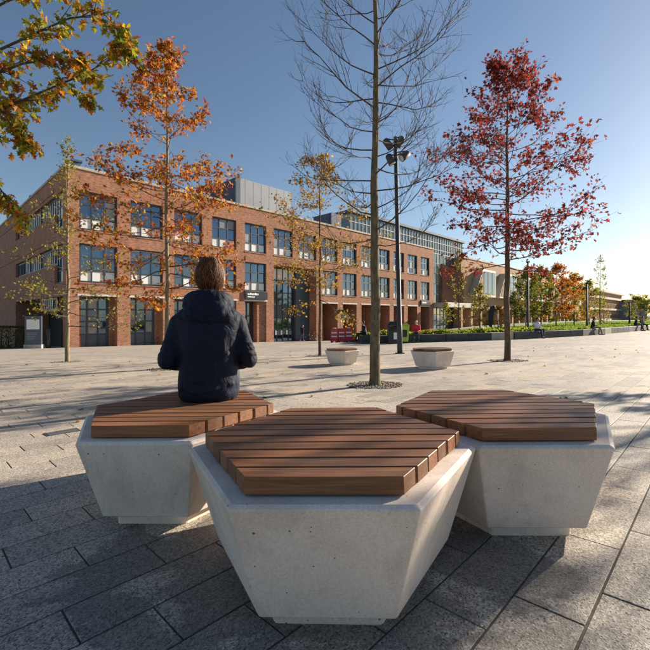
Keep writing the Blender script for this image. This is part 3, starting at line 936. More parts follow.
def build_main_building():
    rd = random.Random(9)
    ang = math.pi / 2 - TH
    P0 = Vector(((66 - 325) / FPX * 30, 30, 0))
    M = Matrix.Translation(P0) @ Matrix.Rotation(ang, 4, 'Z')
    e = empty('brick_building', M, 'long three storey red brick building with grid windows along the square', 'building')
    F = lambda x, y, z: (x, y, z)                 # front facade: along +x
    Lf = lambda x, y, z: (y, x, z)                # side facade: along +y, inward +x
    LEN = 52.85
    m = MB()
    # front: bays
    bays = [(WX + PITCH * k, WX + PITCH * k + WW) for k in range(14)]
    xs = [0.0]
    for a, b in bays: xs += [a, b]
    xs.append(LEN)
    zs = [Z0, ZL, ZW2, ZT2, ZW1, ZT1, ZP]
    ENTR = (5, 6)       # bays of the recessed entrance
    ix = {1 + 2 * k: k for k in range(14)}

    def solid(i, j):
        k = ix.get(i)
        if i == 12 and j in (0, 1, 2): return 1.7       # pier between the two entrance bays is cut away
        if k is None: return 0
        if j == 0: return 1.7 if k in ENTR else (1.0 if k < 5 else 2.6)
        if j == 1: return 1.7 if k in ENTR else 0
        if j == 2: return 1.7 if k in ENTR else .30
        if j == 4: return .30
        return 0
    facade(m, xs, zs, solid, 0, F)
    # side facade
    ys = [0, 0.9, 3.3, 9.0, 19.5, 26, 45]
    zs2 = [Z0, 1.3, ZL, ZW2, 4.9, ZT2, ZW1, 8.85, ZT1, ZP]

    def solid2(i, j):
        if j == 0: return 1.2 if i in (1,) else (3.0 if i in (2, 3) else 0)
        if j == 1: return 1.2 if i in (1,) else (.3 if i in (2,) else (3.0 if i == 3 else 0))
        if j in (3, 4): return .3 if i == 1 else (.3 if (i in (2, 3) and j == 4) else 0)
        if j in (6, 7): return .3 if i == 1 else (.3 if (i in (2, 3) and j == 7) else 0)
        return 0
    mm = MB(); facade(mm, ys, zs2, solid2, 0, Lf)
    mm.f = [f[::-1] for f in mm.f]
    m.add(mm.v, mm.f)
    # end wall, back wall
    m.quad((LEN, 0, Z0), (LEN, 14, Z0), (LEN, 14, ZP), (LEN, 0, ZP))
    m.quad((LEN, 14, Z0), (12, 14, Z0), (12, 14, ZP), (LEN, 14, ZP))
    m.quad((12, 14, Z0), (12, 45, Z0), (12, 45, ZP), (12, 14, ZP))
    m.quad((12, 45, Z0), (0, 45, Z0), (0, 45, ZP), (12, 45, ZP))
    wall = m.build('wall', MAT['red_brick'], e)
    # dark brick courses proud of the side wall
    for z in (3.05, 6.95, 10.75):
        b = MB(); b.box(-.05, .01, 3.5, 44.9, z - .16, z + .16); b.build('string_course', MAT['red_brick'], e)
    # dark rooms behind
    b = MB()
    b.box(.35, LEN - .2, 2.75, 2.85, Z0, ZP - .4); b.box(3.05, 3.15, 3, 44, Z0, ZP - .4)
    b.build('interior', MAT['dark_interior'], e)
    # roof and copings
    b = MB(); b.box(.2, LEN - .2, .2, 13.8, ZP - .35, ZP - .2); b.box(.2, 11.8, 13.8, 44.8, ZP - .35, ZP - .2); b.build('roof', MAT['roof_felt'], e)
    for k in range(15):
        a = -.09 + k * (LEN + .09) / 15; b = MB(); b.bbox(a + .004, a + (LEN + .09) / 15 - .004, -.09, .38, ZP + .002, ZP + .20, .02); b.build('coping', MAT['coping_stone'], e)
    for k in range(12):
        a = .39 + k * 44.6 / 12; b = MB(); b.bbox(-.09, .38, a + .004, a + 44.6 / 12 - .004, ZP + .002, ZP + .20, .02); b.build('coping', MAT['coping_stone'], e)
    for k, (a, b_) in enumerate(bays):
        # upper windows
        z3 = [ZW1, ZW1 + .92, ZW1 + 1.92, ZT1]; y3 = [ZW2, ZW2 + .92, ZW2 + 1.92, ZT2]
        kinds1 = lambda i, j: 'frosted_panel' if j == 0 and rd.random() < .97 else ('blind_panel' if rd.random() < (.4 if k < 1 else .1) else 'window_glass')
        kinds2 = lambda i, j: 'frosted_panel' if j == 0 and rd.random() < .97 else ('blind_panel' if rd.random() < .04 else 'window_glass')
        window(e, F, a + .004, ZW1, WW - .008, ZT1 - ZW1, 3, 3, .24, kinds1, rd, split=k < 8, zs=z3)
        s = MB(); s.bbox(a - .03, a + WW + .03, -.05, .20, ZW1 - .10, ZW1 - .003, .01); s.build('sill', MAT['red_brick'], e)
        if k not in ENTR:
            window(e, F, a + .004, ZW2, WW - .008, ZT2 - ZW2, 3, 3, .24, kinds2, rd, split=k < 8, zs=y3)
            s = MB(); s.bbox(a - .03, a + WW + .03, -.05, .20, ZW2 - .10, ZW2 - .003, .01); s.build('sill', MAT['red_brick'], e)
            s = MB(); s.bbox(a - .12, a + WW + .12, -.04, .06, ZL + .012, ZL + .16, .01); s.build('lintel', MAT['lintel_stone'], e)
        # ground floor glazing
        gzb = -3.6
        if k < 4:
            window(e, F, a + .004, gzb, WW * .86, ZL - gzb - .01, 3, 5, .93, lambda i, j: 'slate_panel' if j < 2 else ('window_glass' if rd.random() < .8 else 'blind_panel'), rd, split=k < 2, bar=.07, zs=[gzb, -1.75 + .0, -.55, .45, 1.4, ZL - .01])
            s = MB(); s.box(a + WW * .865, a + WW - .004, .90, .99, gzb, ZL - .01); s.build('side_panel', MAT['red_brick'], e)
        elif k == 4:
            window(e, F, a + .004, gzb, WW * .6, ZL - gzb - .01, 2, 4, .9, lambda i, j: 'window_glass', rd, bar=.07, frame_mat='navy_frame')
            s = MB(); s.box(a + WW * .61, a + WW - .004, .2, .99, gzb, ZL - .01); s.build('side_panel', MAT['red_brick'], e)
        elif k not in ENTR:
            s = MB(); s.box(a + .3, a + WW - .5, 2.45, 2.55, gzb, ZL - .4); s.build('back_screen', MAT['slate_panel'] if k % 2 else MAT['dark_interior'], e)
    # recessed entrance curtain wall
    a, b_ = bays[5][0], bays[6][1]
    window(e, F, a + .005, -3.6, (b_ - a) * .66, ZT2 + 3.59, 5, 7, 1.6, lambda i, j: 'slate_panel' if j in (3,) else ('frosted_panel' if (j == 6 and rd.random() < .5) else 'window_glass'), rd, bar=.06)
    s = MB(); s.box(a + (b_ - a) * .662, b_ - .005, 1.2, 1.69, -3.6, ZT2 - .005); s.build('side_panel', MAT['slate_panel'], e)
    for k in range(4):
        s = MB(); s.box(a + .6 + k * .8, a + .85 + k * .8, 1.53, 1.545, -1.25, -.75); s.build('notice', MAT['sign_white'], e)
    # fascia sign over the door of the fifth bay: white lettering too small to read
    a = bays[4][0]
    s = MB(); s.bbox(a - .06, a + WW + .06, -.16, -.052, ZL + .19, ZL + 1.0, .015); sg = s.build('fascia_sign', MAT['sign_navy'], e)
    s = MB(); x = a + .22
    for w in (.12, .10, .14, .11, .13, .09, .12, .14, .10): s.box(x, x + w, -.168, -.158, ZL + .62, ZL + .62 + rd.choice((.16, .19, .23))); x += w + .035
    x = a + .22
    for w in (.10, .09, .12, .11, .09, .12, .08): s.box(x, x + w, -.168, -.158, ZL + .38, ZL + .38 + rd.choice((.10, .12, .14))); x += w + .03
    s.build('lettering', MAT['sign_white'], sg)
    a = bays[13][0]
    s = MB(); s.bbox(a - .06, a + WW + .06, -.16, -.052, ZL + .2, ZL + 1.0, .015); sg = s.build('fascia_sign', MAT['sign_navy'], e)
    s = MB(); x = a + .25
    for w in (.16, .14, .18, .15, .17, .14): s.box(x, x + w, -.168, -.158, ZL + .5, ZL + .76); x += w + .05
    s.build('lettering', MAT['sign_white'], sg)
    # side facade windows
    window(e, Lf, .905, ZW1, 2.39, ZT1 - ZW1, 3, 3, .24, lambda i, j: 'frosted_panel' if rd.random() < .55 else 'window_glass', rd)
    window(e, Lf, .905, ZW2, 2.39, ZT2 - ZW2, 3, 3, .24, lambda i, j: 'frosted_panel' if rd.random() < .3 else 'window_glass', rd)
    for z in (4.9, 8.85):
        window(e, Lf, 3.305, z, 5.69, 1.44, 8, 1, .24, lambda i, j: 'frosted_panel' if rd.random() < .75 else 'window_glass', rd, bar=.07)
        window(e, Lf, 9.005, z, 10.49, 1.44, 14, 1, .24, lambda i, j: 'frosted_panel' if rd.random() < .7 else 'window_glass', rd, bar=.07)
    window(e, Lf, 3.305, 1.3, 5.69, 1.07, 8, 1, .24, lambda i, j: 'frosted_panel' if rd.random() < .75 else 'window_glass', rd, bar=.07)
    window(e, Lf, .905, -3.6, 2.39, ZL + 3.59, 2, 4, 1.1, lambda i, j: 'slate_panel', rd, bar=.08)
    # plant rooms on the roof
    def plant(x0, x1, y0, y1, z1, mat_f, mat_s, ribs, name='plant_room'):
        b = MB(); b.box(x0, x1, y0, y1, ZP - .2, z1); pr = b.build(name, mat_f, e)
        n = int((x1 - x0) / ribs)
        for i in range(n):
            q = MB(); w = (x1 - x0) / n; q.box(x0 + i * w + .02, x0 + (i + 1) * w - .02, y0 - .05, y0 - .003, ZP - .1, z1 - .06); q.build('cladding_panel', mat_f, pr)
        q = MB(); q.box(x0 - .05, x0 - .003, y0 + .3, y1, ZP - .1, z1 - .03); q.build('end_panel', mat_s, pr)
        q = MB(); q.box(x0 - .08, x0 + .5, y0 - .09, y0 - .052, ZP - .1, z1 + .05); q.build('corner_post', MAT['dark_zinc'], pr)
    plant(17.9, 26.0, 5.0, 10.5, 16.6, MAT['zinc'], MAT['dark_zinc'], 1.05)
    plant(33.0, 35.0, 4.5, 8, 15.2, MAT['dark_zinc'], MAT['dark_zinc'], 1.0)
    # glazed rooftop storey and atrium further along
    b = MB(); b.box(40.0, 78, 7.05, 13.5, ZP - .2, 16.9); gl = b.build('glazed_storey', MAT['green_glass'], e)
    for i in range(40):
        q = MB(); q.box(40 + i * .96 - .04, 40 + i * .96 + .04, 6.95, 7.048, ZP, 16.9); q.build('mullion', MAT['zinc'], gl)
    for z in (14.2, 15.6):
        q = MB(); q.box(40, 78, 6.97, 7.046, z - .05, z + .05); q.build('transom', MAT['zinc'], gl)
    q = MB(); q.box(39.7, 78.3, 6.6, 13.8, 16.92, 17.35); q.build('glazed_roof', MAT['dark_zinc'], gl)
    # ventilators on the roof corner
    for (x, y) in ((.9, 1.0), (.7, 14.5)):
        q = MB(); q.box(x - .25, x + .25, y - .25, y + .25, ZP - .2, ZP + .75); q.box(x - .36, x + .36, y - .36, y + .36, ZP + .752, ZP + .9); q.build('roof_cowl', MAT['dark_zinc'], e)

    # the glass atrium between the two brick blocks
    ea = empty('glass_atrium', M, 'set back glass atrium with pale canopy joining the brick blocks', 'building')
    window(ea, F, 52.9, -4.2, 9.7, 16.0, 8, 9, 1.5, lambda i, j: 'green_glass' if j > 5 else 'window_glass', rd, split=False, bar=.05)
    b = MB(); b.box(52.9, 62.6, 1.7, 13, -4.2, 11.6); b.build('core', MAT['dark_interior'], ea)
    b = MB(); b.bbox(52.9, 62.6, -2.4, 1.3, 2.35, 3.1, .03); b.build('canopy', MAT['white_frame'], ea)
    b = MB(); b.add([(57.4, .9, 3.13), (62.3, -.7, 3.13), (62.3, -.7, 8.6), (57.4, .9, 10.0), (57.4, 1.2, 3.13), (62.3, -.4, 3.13), (62.3, -.4, 8.6), (57.4, 1.2, 10.0)], [(0, 1, 2, 3), (7, 6, 5, 4), (0, 4, 5, 1), (3, 2, 6, 7), (0, 3, 7, 4), (1, 5, 6, 2)])
    b.build('rust_fin', MAT['rust_panel'], ea)

    # second brick block with folded white bay windows
    eb = empty('brick_block', M, 'lower sunlit brick block with white folded bay windows and colonnade', 'building')
    m = MB(); X0, X1 = 62.7, 150
    cols_ = [X0]; x = X0 + .7
    while x < X1 - 5: cols_ += [x, x + 3.4]; x += 4.2
    cols_.append(X1)
    zs = [-5, ZL, 11.6]
    facade(m, cols_, zs, lambda i, j: 3.0 if (j == 0 and i % 2 == 1) else 0, 0, F)
    m.quad((X0, 13, -5), (X0, 0, -5), (X0, 0, 11.6), (X0, 13, 11.6)); m.quad((X1, 0, -5), (X1, 13, -5), (X1, 13, 11.6), (X1, 0, 11.6))
    m.quad((X0, 0, 11.6), (X1, 0, 11.6), (X1, 13, 11.6), (X0, 13, 11.6)); m.box(X0 + .1, X1 - .1, 3.02, 3.1, -5, ZL + 1)
    m.build('wall', MAT['pale_brick'], eb)
    for k in range(12):
        a = X0 + k * (X1 - X0) / 12; b = MB(); b.bbox(a + .01, a + (X1 - X0) / 12 - .01, -.12, .4, 11.602, 11.9, .02); b.build('coping', MAT['coping_stone'], eb)
    for k in range(7):
        a = X0 + 3.0 + k * 11.5
        b = MB()
        prof = [(a, 4.6), (a + 3.6, 9.9), (a + 9.6, 9.9), (a + 9.6, 4.6)]
        b.loft([[(px, -1.3, pz) for px, pz in prof], [(px, -.003, pz) for px, pz in prof]], True, True)
        bay = b.build('bay_window', MAT['white_frame'], eb)
        for i in range(3):
            q = MB(); q.box(a + 3.9 + i * 1.9, a + 5.5 + i * 1.9, -1.36, -1.303, 5.1, 9.5); q.build('pane', MAT['window_glass'], bay)
        q = MB(); q.add([(a + .7, -1.36, 5.0), (a + 3.5, -1.36, 5.0), (a + 3.5, -1.36, 9.2)], [(0, 1, 2)]); q.build('brick_infill', MAT['pale_brick'], bay)

    # the far pale block beyond the lawn trees
    ec = empty('far_block', M, 'pale far block with stacked balcony bands beyond the lawn trees', 'building')
    m = MB(); X0, X1 = 158, 226
    facade(m, [X0] + [X0 + .8 + i * 1.7 + s for i in range(39) for s in (0, 1.2)] + [X1], [-6, -1.0, 1.5, 3.2, 6.0, 7.6, 10.2], lambda i, j: .5 if (i % 2 == 1 and j in (1, 3, 5)) and not j == 5 or (j == 5 and i % 2 == 1 and False) else 0, 0, F)
    m.quad((X1, 0, -6), (X1, 14, -6), (X1, 14, 10.2), (X1, 0, 10.2)); m.quad((X0, 14, -6), (X0, 0, -6), (X0, 0, 10.2), (X0, 14, 10.2)); m.quad((X0, 0, 10.2), (X1, 0, 10.2), (X1, 14, 10.2), (X0, 14, 10.2))
    m.build('wall', MAT['pale_brick'], ec)
    b = MB(); b.box(X0 + .3, X1 - .3, .52, .6, -6, 7.7); b.build('glazing', MAT['window_glass'], ec)
    for z in (-.9, 3.2, 7.6, 10.22):
        b = MB(); b.bbox(X0 - .3, X1 + .3, -1.0, -.005, z - .0, z + .7, .03); b.build('balcony_band', MAT['coping_stone'], ec)
    # a grey block further still
    P = on_ground(633, 190)
    ed = empty('grey_block', Matrix.Translation((P.x, P.y, -2)) @ Matrix.Rotation(ang, 4, 'Z'), 'small grey flat roofed block at the far end of the street', 'building')
    m = MB(); m.box(-8, 8, -6, 6, -4, 9.2); m.build('wall', MAT['zinc'], ed)
    b = MB(); b.bbox(-9, 9, -7, 7, 9.202, 10.2, .05); b.build('roof', MAT['dark_zinc'], ed)
    for z in (.5, 3.4, 6.3):
        for i in range(5):
            b = MB(); b.box(-7 + i * 3, -4.8 + i * 3, -6.05, -6.003, z, z + 1.9); b.build('window', MAT['window_glass'], ed)
    return M


# ------------------------------------------------------------------ low wall, lawn, planting
WALL = [(2.62, 23.6), (7.0, 24.1), (11.3, 24.9), (17.6, 28.4), (25.5, 34.8), (38.0, 46.0)]


def build_lawn(M):
    rd = random.Random(21)
    e = empty('low_stone_wall', Vector((WALL[0][0], WALL[0][1], gz(*WALL[0]))), 'long low dark stone seat wall edging the lawn', 'wall')
    inv = e.matrix_world.inverted()
    dark = MAT['basalt']
    k = 0
    for (a, b) in zip(WALL[:-1], WALL[1:]):
        A, B = Vector(a), Vector(b); L = (B - A).length; n = max(1, round(L / 1.5)); d = (B - A) / n
        for i in range(n):
            p = A + d * (i + .5); ang = math.atan2(d.y, d.x)
            Mx = inv @ Matrix.Translation((p.x, p.y, gz(p.x, p.y))) @ Matrix.Rotation(ang, 4, 'Z')
            h = d.length / 2 - .006
            q = MB(); q.bbox(-h, h, -.25, .25, -.3, .44 + rd.uniform(-.004, .004), .015, 0, Mx)
            o = q.build('stone_block', dark if k % 9 not in (5,) else MAT['coping_stone'], e); k += 1
    # end return of the wall
    A = Vector(WALL[0]); q = MB(); Mx = inv @ Matrix.Translation((A.x - .25, A.y + 1.6, gz(A.x, A.y))) @ Matrix.Rotation(R(90), 4, 'Z')
    q.bbox(-1.3, 1.3, -.25, .25, -.4, .42, .015, 0, Mx); q.build('stone_block', dark, e)
    # lawn, a raised bed behind the wall
    m = MB(); far = []
    outer = [(A.x - .1, A.y + .3)] + [(x + .02, y + .2) for x, y in WALL[1:]]
    back = [(1.0, 48), (9, 54.5), (20, 64), (36, 80), (60, 104), (120, 150)]
    n = len(outer); vs = []
    rows = 12
    for r in range(rows + 1):
        f = r / rows
        for i in range(n):
            x = outer[i][0] * (1 - f) + back[i][0] * f; y = outer[i][1] * (1 - f) + back[i][1] * f
            vs.append((x, y, gz(x, y) + .36))
    m.add(vs, [(r * n + i, r * n + i + 1, (r + 1) * n + i + 1, (r + 1) * n + i) for r in range(rows) for i in range(n - 1)], 0, True)
    tag(m.build('lawn', MAT['lawn_soil']), 'green lawn behind the low stone wall', None, None, 'structure')
    # grass blades
    rng = np.random.default_rng(3); N = 26000
    t = rng.uniform(0, n - 1.001, N); i = t.astype(int); a = t - i; f = rng.uniform(0.01, 0.75, N) ** 1.5
    O = np.array(outer); Bk = np.array(back)
    o = O[i] * (1 - a[:, None]) + O[i + 1] * a[:, None]; b = Bk[i] * (1 - a[:, None]) + Bk[i + 1] * a[:, None]
    xy = o * (1 - f[:, None]) + b * f[:, None]
    z = np.array([gz(x, y) + .355 for x, y in xy])
    pos = np.column_stack([xy, z]); dr = rng.normal(size=(N, 3)) * .35; dr[:, 2] = 1
    col = np.array([(.17, .25, .03), (.12, .20, .025), (.24, .27, .05)])[rng.choice(3, N)] * rng.uniform(.7, 1.2, (N, 1))
    tag(link('grass', leaf_mesh('grass', pos, dr, rng.uniform(.12, .26, N), col, 'plain', rng)), 'short bright grass covering the lawn behind the wall', 'grass', None, 'stuff')
    # perennials along the front edge
    N = 5200
    t = rng.uniform(0, 2.6, N); i = t.astype(int); a = t - i
    o = O[i] * (1 - a[:, None]) + O[i + 1] * a[:, None]; o = o + np.column_stack([rng.normal(0, .25, N), rng.uniform(.2, 1.6, N)])
    clump = np.sin(o[:, 0] * 2.1) * .5 + np.sin(o[:, 0] * 5.3 + 1) * .3
    z = np.array([gz(x, y) + .36 for x, y in o]) + rng.uniform(0, .20, N) * (1 + .7 * clump)
    pos = np.column_stack([o, z]); dr = rng.normal(size=(N, 3)) * .6; dr[:, 2] = 1
    col = np.array([(.30, .36, .045), (.22, .28, .035), (.40, .36, .05), (.12, .16, .025)])[rng.choice(4, N)] * rng.uniform(.7, 1.2, (N, 1))
    tag(link('perennial_planting', leaf_mesh('planting', pos, dr, rng.uniform(.10, .20, N), col, 'plain', rng)), 'leafy green planting along the top of the low wall', 'planting', None, 'stuff')
    # hedge left of the building corner
    p = on_ground(8, 33); N = 9000
    eh = empty('clipped_hedge', p, 'dark green clipped hedge beside the shaded side facade', 'hedge')
    hx, hy, hz = 2.0, .7, 1.7
    u = rng.uniform(-1, 1, (N, 3)); ax = rng.integers(0, 3, N); sg = np.where(rng.random(N) < .5, -1, 1)
    u[np.arange(N), ax] = sg * rng.uniform(.9, 1.03, N)
    pos = u * np.array([hx, hy, hz / 2]) + np.array([0, 0, hz / 2]); dr = u + rng.normal(size=(N, 3)) * .6
    me = leaf_mesh('foliage', pos, dr, rng.uniform(.07, .13, N), pick_cols('green', N, rng) * .8, 'plain', rng); link('foliage', me, eh)
    q = MB()
    for k in range(7): q.tube([(-1.7 + k * .57, 0, -.2), (-1.7 + k * .57 + .05, 0, .8), (-1.7 + k * .57, .1, 1.5)], [.04, .03, .01], 5)
    q.build('stems', MAT['twig'], eh)
    # a few fallen leaves on the paving
    N = 110
    xs = rng.uniform(-9, 10, N); ys = rng.uniform(3.6, 16, N)
    keep = abs(xs) < ys * .85; xs, ys = xs[keep], ys[keep]; N = len(xs)
    pos = np.column_stack([xs, ys, [gz(a, b) + .006 for a, b in zip(xs, ys)]])
    dr = np.column_stack([rng.normal(size=N), rng.normal(size=N), rng.uniform(0, .15, N)])
    tag(link('fallen_leaves', leaf_mesh('fallen_leaves', pos, dr, rng.uniform(.04, .08, N), pick_cols('gold', N, rng) * .5, 'oak', rng)), 'scattered fallen leaves lying on the paving', 'leaves', None, 'stuff')


# ------------------------------------------------------------------ street furniture
def lamp(px, d, top, label, heads=True, r=.075, lean=0.0, name='lamp_post', group=None):
    b = on_ground(px, d); H = EYE + (HORIZON - top) / FPX * d - b.z
    e = empty(name, Matrix.Translation(b) @ Matrix.Rotation(-lean, 4, 'Y'), label, 'lamp post', group)
    m = MB(); m.tube([(0, 0, -.2), (0, 0, .9), (0, 0, .92), (0, 0, H)], [r * 1.15, r * 1.15, r, r * .8], 14); m.build('pole', MAT['lamp_grey'], e)
    m = MB(); m.bbox(-r * 1.8, r * 1.8, -r * 1.8, r * 1.8, 0, .03, .01); m.build('base_plate', MAT['lamp_grey'], e)
    if not heads:
        m = MB(); m.tube([(0, 0, H), (0, 0, H + .12), (0, 0, H + .14)], [.10, .16, .04], 12); m.build('lamp_head', MAT['lamp_grey'], e); return
    for (ax, az, dz, tilt) in ((-.27, 30, -.22, 50), (.14, -35, -.16, 40), (.30, 20, -.62, 55), (-.20, -15, -.72, 25)):
        c = Vector((ax, -.05, H + dz))
        Mx = Matrix.Translation(c) @ Matrix.Rotation(R(az + (90 if ax > 0 else -90)), 4, 'Z') @ Matrix.Rotation(R(tilt), 4, 'X')
        m = MB(); m.tube([Mx @ Vector(p) for p in ((0, 0, .16), (0, 0, .12), (0, 0, -.08), (0, 0, -.19))], [.06, .105, .115, .125], 14, cap=True); h = m.build('floodlight', MAT['lamp_grey'], e)
        m = MB(); m.tube([Mx @ Vector((0, 0, -.192)), Mx @ Vector((0, 0, -.2))], [.105, .105], 14); m.build('lens', MAT['lamp_lens'], h)
        m = MB(); m.tube([(0, 0, H + dz + .12), c + Vector((0, 0, .14))], .02, 6); m.build('bracket', MAT['lamp_grey'], h)


def build_furniture():
    lamp(400, 13.2, 137, 'tall grey lamp post carrying four adjustable floodlights', lean=-R(1.2) * -1)
    lamp(528, 30, 263, 'dark slim lamp post standing in front of the green lawn tree', False, .07, group='slim lamp posts along the lawn')
    lamp(587, 40, 284, 'dark slim lamp post behind the person in dark coat', False, .08, group='slim lamp posts along the lawn')
    lamp(629.5, 66, 303, 'dark slim lamp post beside the small grey far block', False, .12, group='slim lamp posts along the lawn')
    # litter bin and lime bin
    b = on_ground(392.5, 22.6); e = empty('litter_bin', Matrix.Translation(b), 'black litter bin with domed hood and white label by the lamp post', 'bin')
    m = MB(); m.bbox(-.26, .26, -.26, .26, 0, .95, .03); m.build('body', MAT['bin_black'], e)
    m = MB(); m.loft([[(x * s, y * s, z) for x, y in ((-.28, -.28), (.28, -.28), (.28, .28), (-.28, .28))] for s, z in ((1, .97), (1, 1.02), (.85, 1.14), (.5, 1.22))]); m.build('hood', MAT['bin_black'], e)
    m = MB(); m.box(-.2, .2, -.268, -.262, .72, .9); m.build('slot', MAT['dark_interior'], e)
    m = MB(); m.box(.02, .2, -.275, -.263, .25, .62); m.build('notice', MAT['sign_white'], e)
    b = on_ground(403.5, 22.9); e = empty('lime_bin', Matrix.Translation(b), 'lime green wheeled bin half hidden behind the lamp post', 'bin')
    m = MB(); m.loft([[(x * s, y * s, z) for x, y in ((-.27, -.3), (.27, -.3), (.27, .3), (-.27, .3))] for s, z in ((.8, .1), (1, .95))]); m.build('body', MAT['bin_lime'], e)
    m = MB(); m.loft([[(x * s, y * s, z) for x, y in ((-.29, -.32), (.29, -.32), (.29, .34), (-.29, .34))] for s, z in ((1, .955), (1, .99), (.8, 1.06))]); m.build('lid', MAT['bin_lime'], e)
    for s in (-1, 1):
        m = MB(); m.tube([(s * .22, .25, .1), (s * .28, .25, .1)], .1, 12, smooth=False); m.build('wheel', MAT['rubber'], e)
    m = MB(); m.box(-.14, .14, -.30, -.292, .35, .75); m.build('dark_label', MAT['bin_black'], e)
    # red barriers
    labs = ['red plastic barrier nearest the yellow tree trunk, end of its row', 'red plastic barrier in the middle of the row of three', 'red plastic barrier next to the seated person in black']
    for i, px in enumerate((334.5, 341.5, 348.5)):
        b = on_ground(px, 29.5); e = empty('plastic_barrier', Matrix.Translation(b) @ Matrix.Rotation(R((-12, 5, 14)[i]), 4, 'Z'), labs[i], 'barrier', 'red barriers before the arcade')
        m = MB(); m.loft([[(-.25, y, z), (.25, y, z), (.25, -y, z), (-.25, -y, z)][::-1] for z, y in ((.06, .22), (.16, .2), (.24, .09), (.92, .07), (.98, .045))]); m.build('body', MAT['barrier_red'], e)
        for z in (.42, .68):
            m = MB(); m.box(-.2, .2, -.112, -.104, z - .045, z + .045); m.build('reflective_band', MAT['barrier_white'], e)
        for s in (-1, 1):
            m = MB(); m.box(s * .17 - .06, s * .17 + .06, -.28, .28, 0, .058); m.build('foot', MAT['rubber'], e)
        m = MB(); m.bbox(-.10, .10, -.045, .045, .982, 1.04, .01); m.build('handle', MAT['barrier_white'], e)
    # green and black finger signs
    b = on_ground(341, 31); e = empty('sign_post', Matrix.Translation(b), 'post with green sign plate and small black board above red barriers', 'sign')
    m = MB(); m.tube([(0, 0, -.1), (0, 0, 2.45)], .035, 8); m.build('post', MAT['steel'], e)
    m = MB(); m.bbox(.02, .5, -.05, -.02, 1.62, 2.08, .008); g = m.build('green_plate', MAT['sign_green'], e)
    m = MB(); m.box(.08, .44, -.058, -.052, 1.88, 1.94); m.box(.08, .36, -.058, -.052, 1.76, 1.81); m.build('marking', MAT['sign_white'], g)
    m = MB(); m.bbox(-.30, .16, -.085, -.055, 2.1, 2.42, .008); m.build('black_board', MAT['bin_black'], e)
    # feather banner
    b = on_ground(491, 36); b.z += .34; e = empty('feather_banner', Matrix.Translation(b), 'tall narrow black feather banner leaning on the lawn', 'banner')
    m = MB(); prof = [(-.18, .5), (.06, .35), (.22, 1.2), (.36, 2.1), (.34, 2.3), (-.05, 2.25), (-.26, 1.6)]
    m.loft([[(x, -.012, z) for x, z in prof], [(x, .012, z) for x, z in prof]]); m.build('cloth', MAT['banner_black'], e)
    m = MB(); m.tube([(.05, 0.03, -.1), (.08, .03, .5), (.3, .03, 1.6), (.36, .03, 2.32)], .016, 6); m.build('pole', MAT['steel'], e)
    # information totem by the side facade
    b = on_ground(34, 29.2); e = empty('information_totem', Matrix.Translation(b) @ Matrix.Rotation(R(8), 4, 'Z'), 'dark information totem with pale screen beside the hedge', 'sign')
    m = MB(); m.bbox(-.55, .55, -.12, .12, .28, 2.3, .02); m.build('board', MAT['slate_panel'], e)
    m = MB(); m.box(-.42, .42, -.13, -.122, 1.35, 2.05); m.build('screen', MAT['frosted_panel'], e)
    m = MB(); m.bbox(-.6, .6, -.2, .2, 0, .278, .02); m.build('foot', MAT['coping_stone'], e)
    m = MB()
    for i in range(5): m.box(-.40, .1 + .05 * i, -.13, -.122, .6 + i * .12, .64 + i * .12)
    m.build('marking', MAT['blind_panel'], e)
    b = on_ground(48.5, 29.6); e = empty('bollard', Matrix.Translation(b), 'short black bollard between totem and slate blue door', 'bollard')
    m = MB(); m.tube([(0, 0, 0), (0, 0, 1.15), (0, 0, 1.2), (0, 0, 1.34), (0, 0, 1.38)], [.14, .14, .11, .15, .08], 14); m.build('post', MAT['bin_black'], e)
    m = MB(); m.tube([(0, 0, 0), (0, 0, .02)], .19, 14); m.build('flange', MAT['bin_black'], e)
    # small drain cover set in the paving
    e = empty('drain_cover', ground_frame(-2.32, 3.62, math.pi / 2 - TH, .001), 'small dark metal drain cover set into the sunlit paving', 'drain cover')
    m = MB(); m.bbox(-.13, .13, -.075, .075, -.01, .003, .002); m.build('frame', MAT['lamp_grey'], e)
    for k in range(5):
        m = MB(); m.box(-.11, .11, -.06 + k * .026, -.046 + k * .026, .0032, .006); m.build('bar', MAT['steel'], e)
    # bicycles parked by the entrance
    for i, (px, d, rz) in enumerate(((311, 43.5, 12), (316.5, 44.2, -20))):
        bicycle(px, d, R(rz), ('dark parked bicycle beside the standing person at the entrance', 'dark parked bicycle behind the trunk of the yellow tree')[i])


